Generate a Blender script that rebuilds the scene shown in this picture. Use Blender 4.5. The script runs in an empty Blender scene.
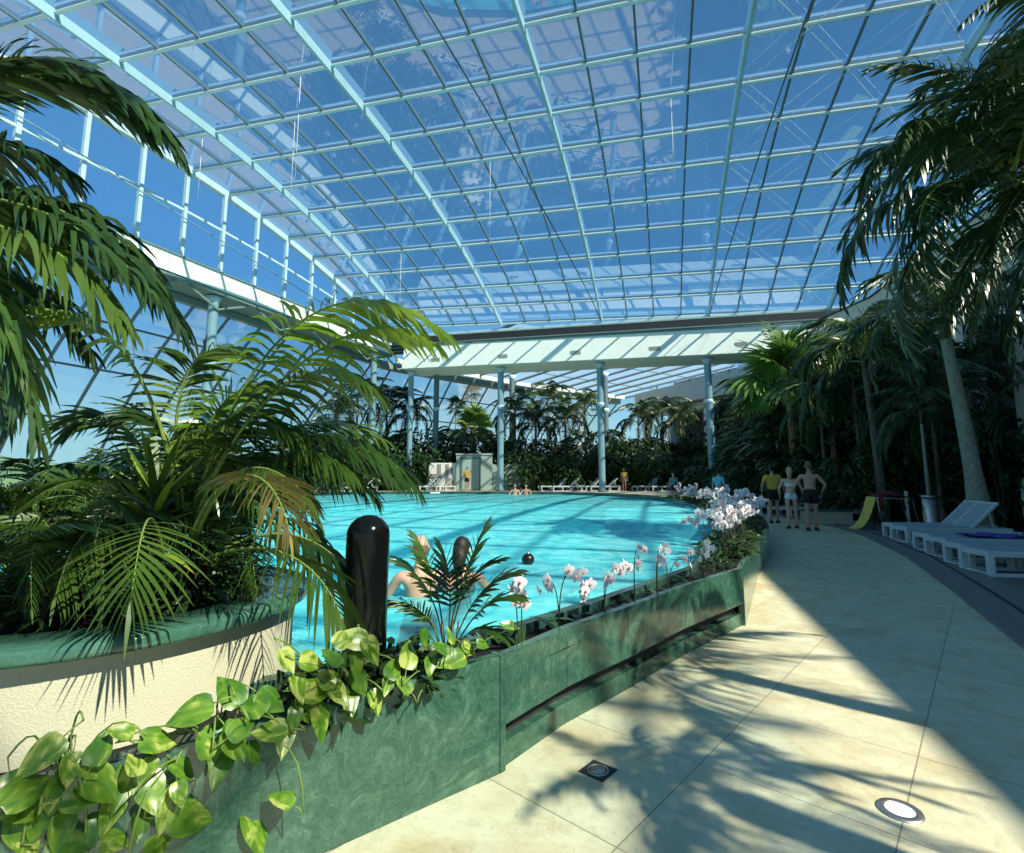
import bpy, bmesh, math, random
from mathutils import Vector, Matrix, noise
V = Vector
R = math.radians
scn = bpy.context.scene
col = scn.collection
random.seed(7)

# ------------------------------------------------------------------ camera
FL, CX, CY, PITCH, EYE = 520.0, 512.0, 410.0, R(7.3), 1.45
cam_d = bpy.data.cameras.new('camera')
cam = bpy.data.objects.new('camera', cam_d)
col.objects.link(cam)
cam.location = (0, 0, EYE)
cam.rotation_euler = (math.pi / 2 + PITCH, 0, 0)
cam_d.sensor_fit = 'HORIZONTAL'
cam_d.sensor_width = 36
cam_d.lens = FL / 1024 * 36
cam_d.shift_y = -(426.5 - CY) / 1024
cam_d.clip_start = 0.05
cam_d.clip_end = 3000
scn.camera = cam

def ray(px, py):
    u, v = (px - CX) / FL, -(py - CY) / FL
    c, s = math.cos(PITCH), math.sin(PITCH)
    return V((u, c - v * s, s + v * c))
def at(px, py, y):                       # point of the place seen at (px, py), y metres away
    r = ray(px, py)
    return V((0, 0, EYE)) + r * (y / r.y)
def on(px, py, z=0.0):                   # point of the place seen at (px, py), at height z
    r = ray(px, py)
    return V((0, 0, EYE)) + r * ((z - EYE) / r.z)
def on_plane(px, py, p, n):
    r = ray(px, py)
    return V((0, 0, EYE)) + r * ((p - V((0, 0, EYE))).dot(n) / r.dot(n))

# ------------------------------------------------------------------ materials
def nt(name):
    m = bpy.data.materials.new(name)
    m.use_nodes = True
    t = m.node_tree
    t.nodes.clear()
    o = t.nodes.new('ShaderNodeOutputMaterial')
    return m, t, o
def N(t, kind, **kw):
    n = t.nodes.new(kind)
    for k, v in kw.items():
        if k in n.inputs: n.inputs[k].default_value = v
        else: setattr(n, k, v)
    return n
def ramp(t, stops, fac=None):
    n = t.nodes.new('ShaderNodeValToRGB')
    e = n.color_ramp.elements
    while len(e) < len(stops): e.new(0.5)
    for el, (p, c) in zip(e, stops):
        el.position = p
        el.color = (*c, 1)
    if fac is not None: t.links.new(fac, n.inputs['Fac'])
    return n
def lin(r, g, b):
    f = lambda c: (c / 255 / 12.92) if c / 255 <= 0.04045 else ((c / 255 + 0.055) / 1.055) ** 2.4
    return (f(r), f(g), f(b))
def plain(name, c, rough=0.5, metal=0.0, var=0.12, scale=6.0, spec=0.4, bump=0.0):
    m, t, o = nt(name)
    b = N(t, 'ShaderNodeBsdfPrincipled', Roughness=rough, Metallic=metal)
    b.inputs['Specular IOR Level'].default_value = spec
    tc = N(t, 'ShaderNodeTexCoord')
    n = N(t, 'ShaderNodeTexNoise', Scale=scale, Detail=4.0)
    t.links.new(tc.outputs['Object'], n.inputs['Vector'])
    r = ramp(t, [(0.3, tuple(x * (1 - var) for x in c)), (0.7, tuple(min(1, x * (1 + var)) for x in c))], n.outputs['Fac'])
    t.links.new(r.outputs['Color'], b.inputs['Base Color'])
    if bump:
        bp = N(t, 'ShaderNodeBump', Strength=bump, Distance=0.02)
        t.links.new(n.outputs['Fac'], bp.inputs['Height'])
        t.links.new(bp.outputs['Normal'], b.inputs['Normal'])
    t.links.new(b.outputs[0], o.inputs[0])
    return m
def leaf_mat(name, c1, c2, rough=0.38, trans=0.3, spec=0.5, tcol=None):
    m, t, o = nt(name)
    oi = N(t, 'ShaderNodeObjectInfo')
    tc = N(t, 'ShaderNodeTexCoord')
    n = N(t, 'ShaderNodeTexNoise', Scale=3.0, Detail=2.0)
    t.links.new(tc.outputs['Object'], n.inputs['Vector'])
    mx = N(t, 'ShaderNodeMath', operation='MULTIPLY_ADD')
    t.links.new(oi.outputs['Random'], mx.inputs[0])
    mx.inputs[1].default_value = 0.4
    ad = N(t, 'ShaderNodeMath', operation='SUBTRACT')
    t.links.new(n.outputs['Fac'], ad.inputs[0])
    ad.inputs[1].default_value = 0.2
    t.links.new(ad.outputs[0], mx.inputs[2])
    r = ramp(t, [(0.2, c1), (0.8, c2)], mx.outputs[0])
    b = N(t, 'ShaderNodeBsdfPrincipled', Roughness=rough)
    b.inputs['Specular IOR Level'].default_value = spec
    t.links.new(r.outputs['Color'], b.inputs['Base Color'])
    tr = N(t, 'ShaderNodeBsdfTranslucent')
    if tcol: tr.inputs['Color'].default_value = (*tcol, 1)
    else: t.links.new(r.outputs['Color'], tr.inputs['Color'])
    ms = N(t, 'ShaderNodeMixShader', Fac=trans)
    t.links.new(b.outputs[0], ms.inputs[1])
    t.links.new(tr.outputs[0], ms.inputs[2])
    t.links.new(ms.outputs[0], o.inputs[0])
    return m
def glass_mat(name, tint, base=0.04, rough=0.0):
    m, t, o = nt(name)
    tp = N(t, 'ShaderNodeBsdfTransparent')
    tp.inputs['Color'].default_value = (*tint, 1)
    g = N(t, 'ShaderNodeBsdfGlossy', Roughness=rough)
    g.inputs['Color'].default_value = (0.9, 0.95, 1, 1)
    fr = N(t, 'ShaderNodeFresnel', IOR=1.45)
    mu = N(t, 'ShaderNodeMath', operation='MULTIPLY_ADD')
    t.links.new(fr.outputs[0], mu.inputs[0])
    mu.inputs[1].default_value = 0.22
    mu.inputs[2].default_value = base
    ms = N(t, 'ShaderNodeMixShader')
    t.links.new(mu.outputs[0], ms.inputs[0])
    t.links.new(tp.outputs[0], ms.inputs[1])
    t.links.new(g.outputs[0], ms.inputs[2])
    t.links.new(ms.outputs[0], o.inputs[0])
    return m

def travertine():
    m, t, o = nt('travertine_paving')
    b = N(t, 'ShaderNodeBsdfPrincipled', Roughness=0.42)
    b.inputs['Specular IOR Level'].default_value = 0.35
    tc = N(t, 'ShaderNodeTexCoord')
    mp = N(t, 'ShaderNodeMapping', vector_type='TEXTURE')
    # slabs run 42 degrees to the right of the line of sight
    mp.inputs['Rotation'].default_value = (0, 0, R(-42))
    t.links.new(tc.outputs['Object'], mp.inputs['Vector'])
    sx = N(t, 'ShaderNodeSeparateXYZ')
    t.links.new(mp.outputs[0], sx.inputs[0])
    def joint(axis, off):
        a = N(t, 'ShaderNodeMath', operation='ADD'); a.inputs[1].default_value = off + 82.0
        t.links.new(sx.outputs[axis], a.inputs[0])
        d = N(t, 'ShaderNodeMath', operation='DIVIDE'); d.inputs[1].default_value = 0.82
        t.links.new(a.outputs[0], d.inputs[0])
        f = N(t, 'ShaderNodeMath', operation='PINGPONG'); f.inputs[1].default_value = 0.5
        t.links.new(d.outputs[0], f.inputs[0])
        l = N(t, 'ShaderNodeMath', operation='LESS_THAN'); l.inputs[1].default_value = 0.0038
        t.links.new(f.outputs[0], l.inputs[0])
        fl = N(t, 'ShaderNodeMath', operation='FLOOR')
        t.links.new(d.outputs[0], fl.inputs[0])
        return l, fl
    lx, fx = joint('X', 0.38)
    ly, fy = joint('Y', -1.95)
    mxx = N(t, 'ShaderNodeMath', operation='MAXIMUM')
    t.links.new(lx.outputs[0], mxx.inputs[0]); t.links.new(ly.outputs[0], mxx.inputs[1])
    cb = N(t, 'ShaderNodeCombineXYZ')
    t.links.new(fx.outputs[0], cb.inputs[0]); t.links.new(fy.outputs[0], cb.inputs[1])
    wn = N(t, 'ShaderNodeTexWhiteNoise')
    t.links.new(cb.outputs[0], wn.inputs['Vector'])
    n1 = N(t, 'ShaderNodeTexNoise', Scale=2.2, Detail=6.0, Distortion=1.2)
    n2 = N(t, 'ShaderNodeTexNoise', Scale=38.0, Detail=3.0)
    for n in (n1, n2): t.links.new(mp.outputs[0], n.inputs['Vector'])
    r1 = ramp(t, [(0.25, (0.52, 0.44, 0.26)), (0.5, (0.6, 0.58, 0.4)), (0.75, (0.64, 0.65, 0.49))], n1.outputs['Fac'])
    r2 = ramp(t, [(0.28, (0.35, 0.35, 0.33)), (0.42, (1, 1, 1))], n2.outputs['Fac'])
    r3 = ramp(t, [(0, (0.9, 0.9, 0.9)), (1, (1.0, 1.0, 1.0))], wn.outputs['Value'])
    def mul(a, c, fac=1.0):
        x = N(t, 'ShaderNodeMix', data_type='RGBA', blend_type='MULTIPLY')
        x.inputs['Factor'].default_value = fac
        t.links.new(a, x.inputs['A']); t.links.new(c, x.inputs['B'])
        return x.outputs['Result']
    c = mul(r1.outputs['Color'], r2.outputs['Color'], 0.3)
    n4 = N(t, 'ShaderNodeTexNoise', Scale=9.0, Detail=9.0, Roughness=0.75, Distortion=0.6)
    t.links.new(mp.outputs[0], n4.inputs['Vector'])
    r4 = ramp(t, [(0.3, (0.72, 0.74, 0.72)), (0.55, (1, 1, 1))], n4.outputs['Fac'])
    c = mul(c, r4.outputs['Color'], 0.8)
    c = mul(c, r3.outputs['Color'])
    x = N(t, 'ShaderNodeMix', data_type='RGBA')
    t.links.new(mxx.outputs[0], x.inputs['Factor'])
    t.links.new(c, x.inputs['A'])
    x.inputs['B'].default_value = (0.24, 0.22, 0.17, 1)
    t.links.new(x.outputs['Result'], b.inputs['Base Color'])
    t.links.new(b.outputs[0], o.inputs[0])
    return m
def marble(name, c1, c2, c3, scale=5.0, rough=0.12):
    m, t, o = nt(name)
    b = N(t, 'ShaderNodeBsdfPrincipled', Roughness=rough)
    b.inputs['Specular IOR Level'].default_value = 0.5
    tc = N(t, 'ShaderNodeTexCoord')
    n = N(t, 'ShaderNodeTexNoise', Scale=scale, Detail=9.0, Roughness=0.68, Distortion=2.6)
    v = N(t, 'ShaderNodeTexVoronoi', feature='DISTANCE_TO_EDGE', Scale=scale * 3.2)
    ad = N(t, 'ShaderNodeVectorMath', operation='MULTIPLY_ADD')
    t.links.new(tc.outputs['Object'], n.inputs['Vector'])
    t.links.new(n.outputs['Color'], ad.inputs[0])
    ad.inputs[1].default_value = (0.35, 0.35, 0.35)
    t.links.new(tc.outputs['Object'], ad.inputs[2])
    t.links.new(ad.outputs[0], v.inputs['Vector'])
    r = ramp(t, [(0.3, c1), (0.52, c2), (0.75, c3)], n.outputs['Fac'])
    rv = ramp(t, [(0.0, c3), (0.08, c1)], v.outputs['Distance'])
    x = N(t, 'ShaderNodeMix', data_type='RGBA')
    x.inputs['Factor'].default_value = 0.3
    t.links.new(r.outputs['Color'], x.inputs['A']); t.links.new(rv.outputs['Color'], x.inputs['B'])
    t.links.new(x.outputs['Result'], b.inputs['Base Color'])
    t.links.new(b.outputs[0], o.inputs[0])
    return m
def water_mat():
    m, t, o = nt('pool_water')
    tc = N(t, 'ShaderNodeTexCoord')
    n = N(t, 'ShaderNodeTexNoise', Scale=3.2, Detail=5.0, Distortion=0.9)
    n2 = N(t, 'ShaderNodeTexNoise', Scale=0.7, Detail=2.0)
    t.links.new(tc.outputs['Object'], n.inputs['Vector']); t.links.new(tc.outputs['Object'], n2.inputs['Vector'])
    bp = N(t, 'ShaderNodeBump', Strength=0.5, Distance=0.12)
    t.links.new(n.outputs['Fac'], bp.inputs['Height'])
    r = ramp(t, [(0.35, (0.08, 0.62, 0.7)), (0.62, (0.26, 0.86, 0.88))], n.outputs['Fac'])
    df = N(t, 'ShaderNodeBsdfDiffuse')
    t.links.new(r.outputs['Color'], df.inputs['Color']); t.links.new(bp.outputs[0], df.inputs['Normal'])
    tp = N(t, 'ShaderNodeBsdfTransparent'); tp.inputs['Color'].default_value = (0.35, 0.9, 0.95, 1)
    gl = N(t, 'ShaderNodeBsdfGlossy', Roughness=0.08)
    t.links.new(bp.outputs[0], gl.inputs['Normal'])
    m1 = N(t, 'ShaderNodeMixShader', Fac=0.5)
    t.links.new(df.outputs[0], m1.inputs[1]); t.links.new(tp.outputs[0], m1.inputs[2])
    m2 = N(t, 'ShaderNodeMixShader', Fac=0.1)
    t.links.new(m1.outputs[0], m2.inputs[1]); t.links.new(gl.outputs[0], m2.inputs[2])
    t.links.new(m2.outputs[0], o.inputs[0])
    return m
def pothos_mat():
    m, t, o = nt('variegated_leaf')
    tc = N(t, 'ShaderNodeTexCoord'); oi = N(t, 'ShaderNodeObjectInfo')
    n = N(t, 'ShaderNodeTexNoise', noise_dimensions='4D', Scale=26.0, Detail=3.0, Distortion=1.5)
    mp = N(t, 'ShaderNodeMapping'); mp.inputs['Scale'].default_value = (1.0, 0.35, 1.0)
    t.links.new(tc.outputs['Object'], mp.inputs['Vector'])
    t.links.new(mp.outputs[0], n.inputs['Vector'])
    mu = N(t, 'ShaderNodeMath', operation='MULTIPLY'); mu.inputs[1].default_value = 40.0
    t.links.new(oi.outputs['Random'], mu.inputs[0]); t.links.new(mu.outputs[0], n.inputs['W'])
    sh = N(t, 'ShaderNodeMath', operation='MULTIPLY_ADD'); sh.inputs[1].default_value = 0.22
    t.links.new(oi.outputs['Random'], sh.inputs[0]); t.links.new(n.outputs['Fac'], sh.inputs[2])
    r = ramp(t, [(0.46, (0.05, 0.15, 0.015)), (0.64, (0.14, 0.26, 0.025)), (0.76, (0.42, 0.48, 0.12))], sh.outputs[0])
    b = N(t, 'ShaderNodeBsdfPrincipled', Roughness=0.3)
    t.links.new(r.outputs['Color'], b.inputs['Base Color'])
    tr = N(t, 'ShaderNodeBsdfTranslucent')
    t.links.new(r.outputs['Color'], tr.inputs['Color'])
    ms = N(t, 'ShaderNodeMixShader', Fac=0.22)
    t.links.new(b.outputs[0], ms.inputs[1]); t.links.new(tr.outputs[0], ms.inputs[2])
    t.links.new(ms.outputs[0], o.inputs[0])
    return m
def planks(name, c, w=0.14, rot=0):
    m, t, o = nt(name)
    tc = N(t, 'ShaderNodeTexCoord')
    mp = N(t, 'ShaderNodeMapping'); mp.inputs['Rotation'].default_value = (0, 0, rot)
    t.links.new(tc.outputs['Object'], mp.inputs['Vector'])
    wv = N(t, 'ShaderNodeTexWave', Scale=1 / w / 6.283 * 3.1416, Distortion=0.0)
    t.links.new(mp.outputs[0], wv.inputs['Vector'])
    n = N(t, 'ShaderNodeTexNoise', Scale=5.0, Detail=3.0)
    t.links.new(mp.outputs[0], n.inputs['Vector'])
    r = ramp(t, [(0.0, tuple(x * 0.35 for x in c)), (0.08, c)], wv.outputs['Fac'])
    rn = ramp(t, [(0.3, (0.75, 0.75, 0.75)), (0.7, (1, 1, 1))], n.outputs['Fac'])
    x = N(t, 'ShaderNodeMix', data_type='RGBA', blend_type='MULTIPLY'); x.inputs['Factor'].default_value = 1
    t.links.new(r.outputs['Color'], x.inputs['A']); t.links.new(rn.outputs['Color'], x.inputs['B'])
    b = N(t, 'ShaderNodeBsdfPrincipled', Roughness=0.5)
    t.links.new(x.outputs['Result'], b.inputs['Base Color'])
    t.links.new(b.outputs[0], o.inputs[0])
    return m

M = {}
M['travertine'] = travertine()
M['marble'] = marble('green_marble', (0.018, 0.06, 0.04), (0.035, 0.105, 0.07), (0.13, 0.24, 0.17))
M['cap_marble'] = marble('green_cap_marble', (0.03, 0.095, 0.065), (0.05, 0.14, 0.1), (0.1, 0.21, 0.15), 4.0, 0.1)
M['render'] = plain('cream_render', (0.58, 0.54, 0.39), 0.85, var=0.07, scale=140, bump=0.25)
M['soil'] = plain('dark_soil', (0.0045, 0.0042, 0.0035), 0.95, var=0.5, scale=40, bump=0.6)
M['water'] = water_mat()
M['tile'] = plain('pale_pool_tile', (0.35, 0.8, 0.85), 0.4, var=0.06, scale=2)
M['step'] = plain('white_pool_step', (0.75, 0.85, 0.85), 0.5, var=0.06, scale=2)
M['steel'] = plain('pale_painted_steel', (0.48, 0.66, 0.76), 0.4, var=0.04, scale=2)
M['steel_teal'] = plain('teal_painted_steel', (0.33, 0.53, 0.62), 0.4, var=0.04, scale=2)
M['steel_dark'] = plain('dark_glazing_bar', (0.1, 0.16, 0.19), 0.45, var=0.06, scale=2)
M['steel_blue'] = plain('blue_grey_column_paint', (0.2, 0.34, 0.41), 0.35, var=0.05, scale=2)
M['white'] = plain('white_panel', (0.8, 0.86, 0.82), 0.5, var=0.03, scale=1.5)
M['louvre'] = plain('dark_louvre_metal', (0.014, 0.022, 0.026), 0.5, var=0.1, scale=2)
M['vent'] = plain('grey_vent_grille', (0.3, 0.33, 0.32), 0.5)
M['soffit'] = plain('grey_green_soffit', (0.16, 0.24, 0.23), 0.6, var=0.05, scale=1)
M['cable'] = plain('white_cable', (0.75, 0.8, 0.8), 0.4)
M['cable_dark'] = plain('dark_cable', (0.06, 0.09, 0.1), 0.4)
M['roof_glass'] = glass_mat('roof_glass', (0.86, 0.93, 0.95), 0.045)
M['wall_glass'] = glass_mat('wall_glass', (0.9, 0.95, 0.97), 0.01)
M['reflection_glass'] = plain('x', (1, 1, 1))
def reflection_mat():
    m, t, o = nt('glass_with_painted_reflection')
    tp = N(t, 'ShaderNodeBsdfTransparent'); tp.inputs['Color'].default_value = (0.85, 0.95, 1, 1)
    tr = N(t, 'ShaderNodeBsdfTranslucent'); tr.inputs['Color'].default_value = (0.75, 0.85, 0.88, 1)
    ms = N(t, 'ShaderNodeMixShader', Fac=0.24)  # translucent white stands in for what the glass reflects
    t.links.new(tp.outputs[0], ms.inputs[1]); t.links.new(tr.outputs[0], ms.inputs[2]); t.links.new(ms.outputs[0], o.inputs[0])
    return m
M['reflection_glass'] = reflection_mat()
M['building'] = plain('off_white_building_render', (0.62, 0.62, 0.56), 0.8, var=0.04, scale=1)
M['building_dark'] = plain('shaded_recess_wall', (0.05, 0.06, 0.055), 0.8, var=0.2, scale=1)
M['deck'] = planks('dark_deck_boards', (0.16, 0.15, 0.135), 0.14, R(23))
M['kerb'] = planks('grooved_kerb_stone', (0.2, 0.2, 0.19), 0.16, R(-30))
M['far_deck'] = plain('sandy_pool_deck', (0.4, 0.36, 0.27), 0.8, scale=3)
M['rim'] = marble('pool_rim_marble', (0.02, 0.06, 0.045), (0.03, 0.085, 0.065), (0.09, 0.18, 0.13), 3.0, 0.2)
M['lounger'] = plain('white_lounger_frame', (0.52, 0.56, 0.55), 0.4, var=0.04)
M['lounger_pad'] = plain('pale_blue_lounger_mesh', (0.27, 0.35, 0.39), 0.7, var=0.05)
M['black'] = plain('gloss_black', (0.004, 0.005, 0.005), 0.14, var=0.1, spec=0.3)
M['rubber'] = plain('black_float', (0.01, 0.01, 0.011), 0.3)
M['chrome'] = plain('brushed_steel', (0.45, 0.45, 0.43), 0.35, metal=0.9, var=0.08)
M['drain_dark'] = plain('drain_slots', (0.03, 0.03, 0.03), 0.6)
M['lamp_glass'] = plain('frosted_lamp_glass', (0.85, 0.88, 0.88), 0.25, var=0.02)
M['hut'] = plain('grey_hut_panel', (0.34, 0.42, 0.38), 0.6, var=0.05, scale=1)
M['hut_dark'] = plain('hut_door_frame', (0.12, 0.2, 0.19), 0.5)
M['hut_white'] = plain('white_hut_panel', (0.75, 0.76, 0.7), 0.6)
M['hut_brown'] = plain('taupe_hut_panel', (0.28, 0.24, 0.2), 0.6)
M['towel'] = plain('purple_blue_towel', (0.06, 0.06, 0.3), 0.95, scale=20, var=0.3)
M['yellow_sling'] = plain('yellow_sling', (0.62, 0.48, 0.08), 0.6)
M['dark_red'] = plain('dark_red_cloth', (0.12, 0.015, 0.02), 0.9)
M['skin_a'] = plain('light_skin', (0.62, 0.36, 0.25), 0.5, var=0.06, scale=8)
M['skin_b'] = plain('tanned_skin', (0.48, 0.26, 0.17), 0.5, var=0.06, scale=8)
M['hair_dark'] = plain('dark_hair', (0.015, 0.011, 0.009), 0.6, scale=60, var=0.4)
M['hair_fair'] = plain('fair_hair', (0.42, 0.3, 0.14), 0.6, scale=60, var=0.3)
M['hair_grey'] = plain('cropped_grey_brown_hair', (0.12, 0.09, 0.07), 0.7, scale=60, var=0.3)
M['cloth_black'] = plain('black_swim_fabric', (0.008, 0.009, 0.011), 0.8)
M['cloth_yellow'] = plain('yellow_shirt_fabric', (0.52, 0.34, 0.06), 0.9)
M['cloth_pale'] = plain('pale_bikini_fabric', (0.62, 0.76, 0.76), 0.8)
M['cloth_cyan'] = plain('light_blue_shirt_fabric', (0.14, 0.52, 0.62), 0.9)
M['cloth_teal'] = plain('teal_shirt_fabric', (0.05, 0.25, 0.3), 0.9)
M['sole'] = plain('dark_sandal', (0.02, 0.02, 0.02), 0.7)
M['leaf_areca'] = leaf_mat('areca_leaf', (0.022, 0.07, 0.01), (0.1, 0.17, 0.03), 0.36, 0.16, 0.5)
M['leaf_bright'] = leaf_mat('bright_palm_leaf', (0.13, 0.25, 0.018), (0.35, 0.45, 0.06), 0.36, 0.33, 0.5)
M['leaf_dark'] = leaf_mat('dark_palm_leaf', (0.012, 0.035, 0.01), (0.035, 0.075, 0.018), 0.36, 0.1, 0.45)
M['leaf_royal'] = leaf_mat('deep_green_palm_leaf', (0.013, 0.042, 0.012), (0.045, 0.095, 0.022), 0.33, 0.13, 0.55)
M['leaf_dry'] = leaf_mat('browning_palm_leaf', (0.14, 0.16, 0.04), (0.4, 0.28, 0.1), 0.45, 0.25)
M['leaf_far'] = leaf_mat('garden_leaf', (0.015, 0.045, 0.013), (0.05, 0.1, 0.03), 0.38, 0.15)
M['leaf_shrub'] = leaf_mat('shrub_leaf', (0.02, 0.055, 0.015), (0.065, 0.12, 0.03), 0.38, 0.15)
M['leaf_fan'] = leaf_mat('fan_palm_leaf', (0.07, 0.16, 0.03), (0.2, 0.3, 0.06), 0.36, 0.28)
M['stalk'] = plain('green_leaf_stalk', (0.16, 0.24, 0.05), 0.45, var=0.2, scale=12)
M['stalk_dark'] = plain('dark_plant_stem', (0.045, 0.05, 0.02), 0.5, var=0.2, scale=12)
M['trunk'] = plain('grey_palm_trunk', (0.2, 0.215, 0.18), 0.75, var=0.25, scale=10, bump=0.4)
M['trunk_dark'] = plain('dark_palm_trunk', (0.09, 0.085, 0.065), 0.85, var=0.3, scale=10, bump=0.4)
M['trunk_brown'] = plain('fibrous_brown_trunk', (0.3, 0.17, 0.09), 0.9, var=0.35, scale=14, bump=0.6)
M['pothos'] = pothos_mat()
M['petal'] = leaf_mat('white_orchid_petal', (0.8, 0.76, 0.78), (0.85, 0.82, 0.82), 0.6, 0.3, 0.2)
M['petal_core'] = plain('orchid_throat', (0.62, 0.25, 0.3), 0.6)
M['grass'] = plain('meadow_grass', (0.14, 0.24, 0.09), 0.95, var=0.3, scale=0.05)
M['hill'] = plain('wooded_hill', (0.1, 0.2, 0.12), 0.95, var=0.3, scale=0.04)

# ------------------------------------------------------------------ mesh helpers
class MB:
    def __init__(s):
        s.v, s.f, s.mi, s.sm = [], [], [], []
    def quad(s, a, b, c, d, mi=0, smooth=False):
        i = len(s.v); s.v += [a, b, c, d]; s.f.append((i, i + 1, i + 2, i + 3)); s.mi.append(mi); s.sm.append(smooth)
    def poly(s, pts, mi=0):
        i = len(s.v); s.v += list(pts); s.f.append(tuple(range(i, i + len(pts)))); s.mi.append(mi); s.sm.append(False)
    def hexa(s, p, mi=0):                 # 8 corners: bottom four counter-clockwise then top four
        i = len(s.v); s.v += list(p)
        for f in ((3, 2, 1, 0), (4, 5, 6, 7), (0, 1, 5, 4), (1, 2, 6, 5), (2, 3, 7, 6), (3, 0, 4, 7)):
            s.f.append(tuple(i + k for k in f)); s.mi.append(mi); s.sm.append(False)
    def box(s, x0, y0, z0, x1, y1, z1, mi=0):
        s.hexa([V((x0, y0, z0)), V((x1, y0, z0)), V((x1, y1, z0)), V((x0, y1, z0)),
                V((x0, y0, z1)), V((x1, y0, z1)), V((x1, y1, z1)), V((x0, y1, z1))], mi)
    def bar(s, a, b, w, h, up=V((0, 0, 1)), mi=0):
        a, b = V(a), V(b); t = (b - a).normalized()
        sd = t.cross(up)
        if sd.length < 1e-4: sd = t.cross(V((1, 0, 0)))
        sd.normalize(); u = sd.cross(t)
        q = lambda p, x, y: p + sd * (x * w / 2) + u * (y * h / 2)
        s.hexa([q(a, -1, -1), q(a, 1, -1), q(b, 1, -1), q(b, -1, -1), q(a, -1, 1), q(a, 1, 1), q(b, 1, 1), q(b, -1, 1)], mi)
    def sweep(s, pts, w, h, up=V((0, 0, 1)), mi=0):
        for a, b in zip(pts, pts[1:]): s.bar(a, b, w, h, up, mi)
    def tube(s, pts, rs, n=6, mi=0, cap=True):
        pts = [V(p) for p in pts]
        if not isinstance(rs, (list, tuple)): rs = [rs] * len(pts)
        base = len(s.v); pu = None
        for k, p in enumerate(pts):
            t = (pts[min(k + 1, len(pts) - 1)] - pts[max(k - 1, 0)]).normalized()
            if pu is None: pu = t.cross(V((0.31, 0.2, 0.93)) if abs(t.z) < 0.9 else V((1, 0, 0)))
            u = (pu - t * pu.dot(t)).normalized(); w = t.cross(u); pu = u
            for j in range(n):
                a = 2 * math.pi * j / n
                s.v.append(p + u * (math.cos(a) * rs[k]) + w * (math.sin(a) * rs[k]))
        for k in range(len(pts) - 1):
            for j in range(n):
                a = base + k * n + j; b = base + k * n + (j + 1) % n
                s.f.append((a, b, b + n, a + n)); s.mi.append(mi); s.sm.append(True)
        if cap:
            s.f.append(tuple(base + j for j in reversed(range(n)))); s.mi.append(mi); s.sm.append(False)
            e = base + (len(pts) - 1) * n
            s.f.append(tuple(e + j for j in range(n))); s.mi.append(mi); s.sm.append(False)
    def lathe(s, prof, n=32, c=V((0, 0, 0)), mi=0):
        base = len(s.v)
        for r, z in prof:
            for j in range(n):
                a = 2 * math.pi * j / n
                s.v.append(V((c[0] + math.cos(a) * r, c[1] + math.sin(a) * r, c[2] + z)))
        for k in range(len(prof) - 1):
            for j in range(n):
                a = base + k * n + j; b = base + k * n + (j + 1) % n
                s.f.append((a, b, b + n, a + n)); s.mi.append(mi); s.sm.append(True)
    def ball(s, c, r, sc=(1, 1, 1), n=12, mi=0):
        prof = []
        base = len(s.v)
        for k in range(n + 1):
            th = math.pi * k / n
            for j in range(n * 2):
                a = math.pi * j / n
                s.v.append(V((c[0] + r * sc[0] * math.sin(th) * math.cos(a), c[1] + r * sc[1] * math.sin(th) * math.sin(a), c[2] - r * sc[2] * math.cos(th))))
        m = n * 2
        for k in range(n):
            for j in range(m):
                a = base + k * m + j; b = base + k * m + (j + 1) % m
                s.f.append((a, b, b + m, a + m)); s.mi.append(mi); s.sm.append(True)
    def mesh(s, name, mats):
        me = bpy.data.meshes.new(name)
        me.from_pydata([tuple(p) for p in s.v], [], s.f)
        for m in (mats if isinstance(mats, (list, tuple)) else [mats]): me.materials.append(m)
        me.polygons.foreach_set('material_index', s.mi)
        me.polygons.foreach_set('use_smooth', s.sm)
        me.update()
        return me
    def build(s, name, mats, parent=None, bevel=0.0):
        o = link(name, s.mesh(name, mats), parent)
        if bevel:
            b = o.modifiers.new('bevel', 'BEVEL'); b.width = bevel; b.segments = 2; b.limit_method = 'ANGLE'
        return o
def link(name, me, parent=None):
    o = bpy.data.objects.new(name, me)
    col.objects.link(o)
    if parent is not None: o.parent = parent
    return o
def tag(o, label=None, cat=None, group=None, kind=None):
    if label: o['label'] = label
    if cat: o['category'] = cat
    if group: o['group'] = group
    if kind: o['kind'] = kind
    return o
def thing(name, label, cat, loc=(0, 0, 0), rz=0, group=None):
    o = bpy.data.objects.new(name, None)
    o.empty_display_size = 0.2
    col.objects.link(o)
    o.location = loc; o.rotation_euler = (0, 0, rz)
    return tag(o, label, cat, group)
kids = {}
def copy_tree(o, loc, rz=0, label=None, group=None, scale=None, parent=None):
    c = o.copy(); col.objects.link(c)
    if parent is not None: c.parent = parent
    else:
        c.location = loc; c.rotation_euler = (0, 0, rz)
        if scale: c.scale = (scale,) * 3
        if label: c['label'] = label
        if group: c['group'] = group
        elif 'group' in c: del c['group']
    for ch in list(o.children):
        copy_tree(ch, None, parent=c)
    return c

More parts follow.
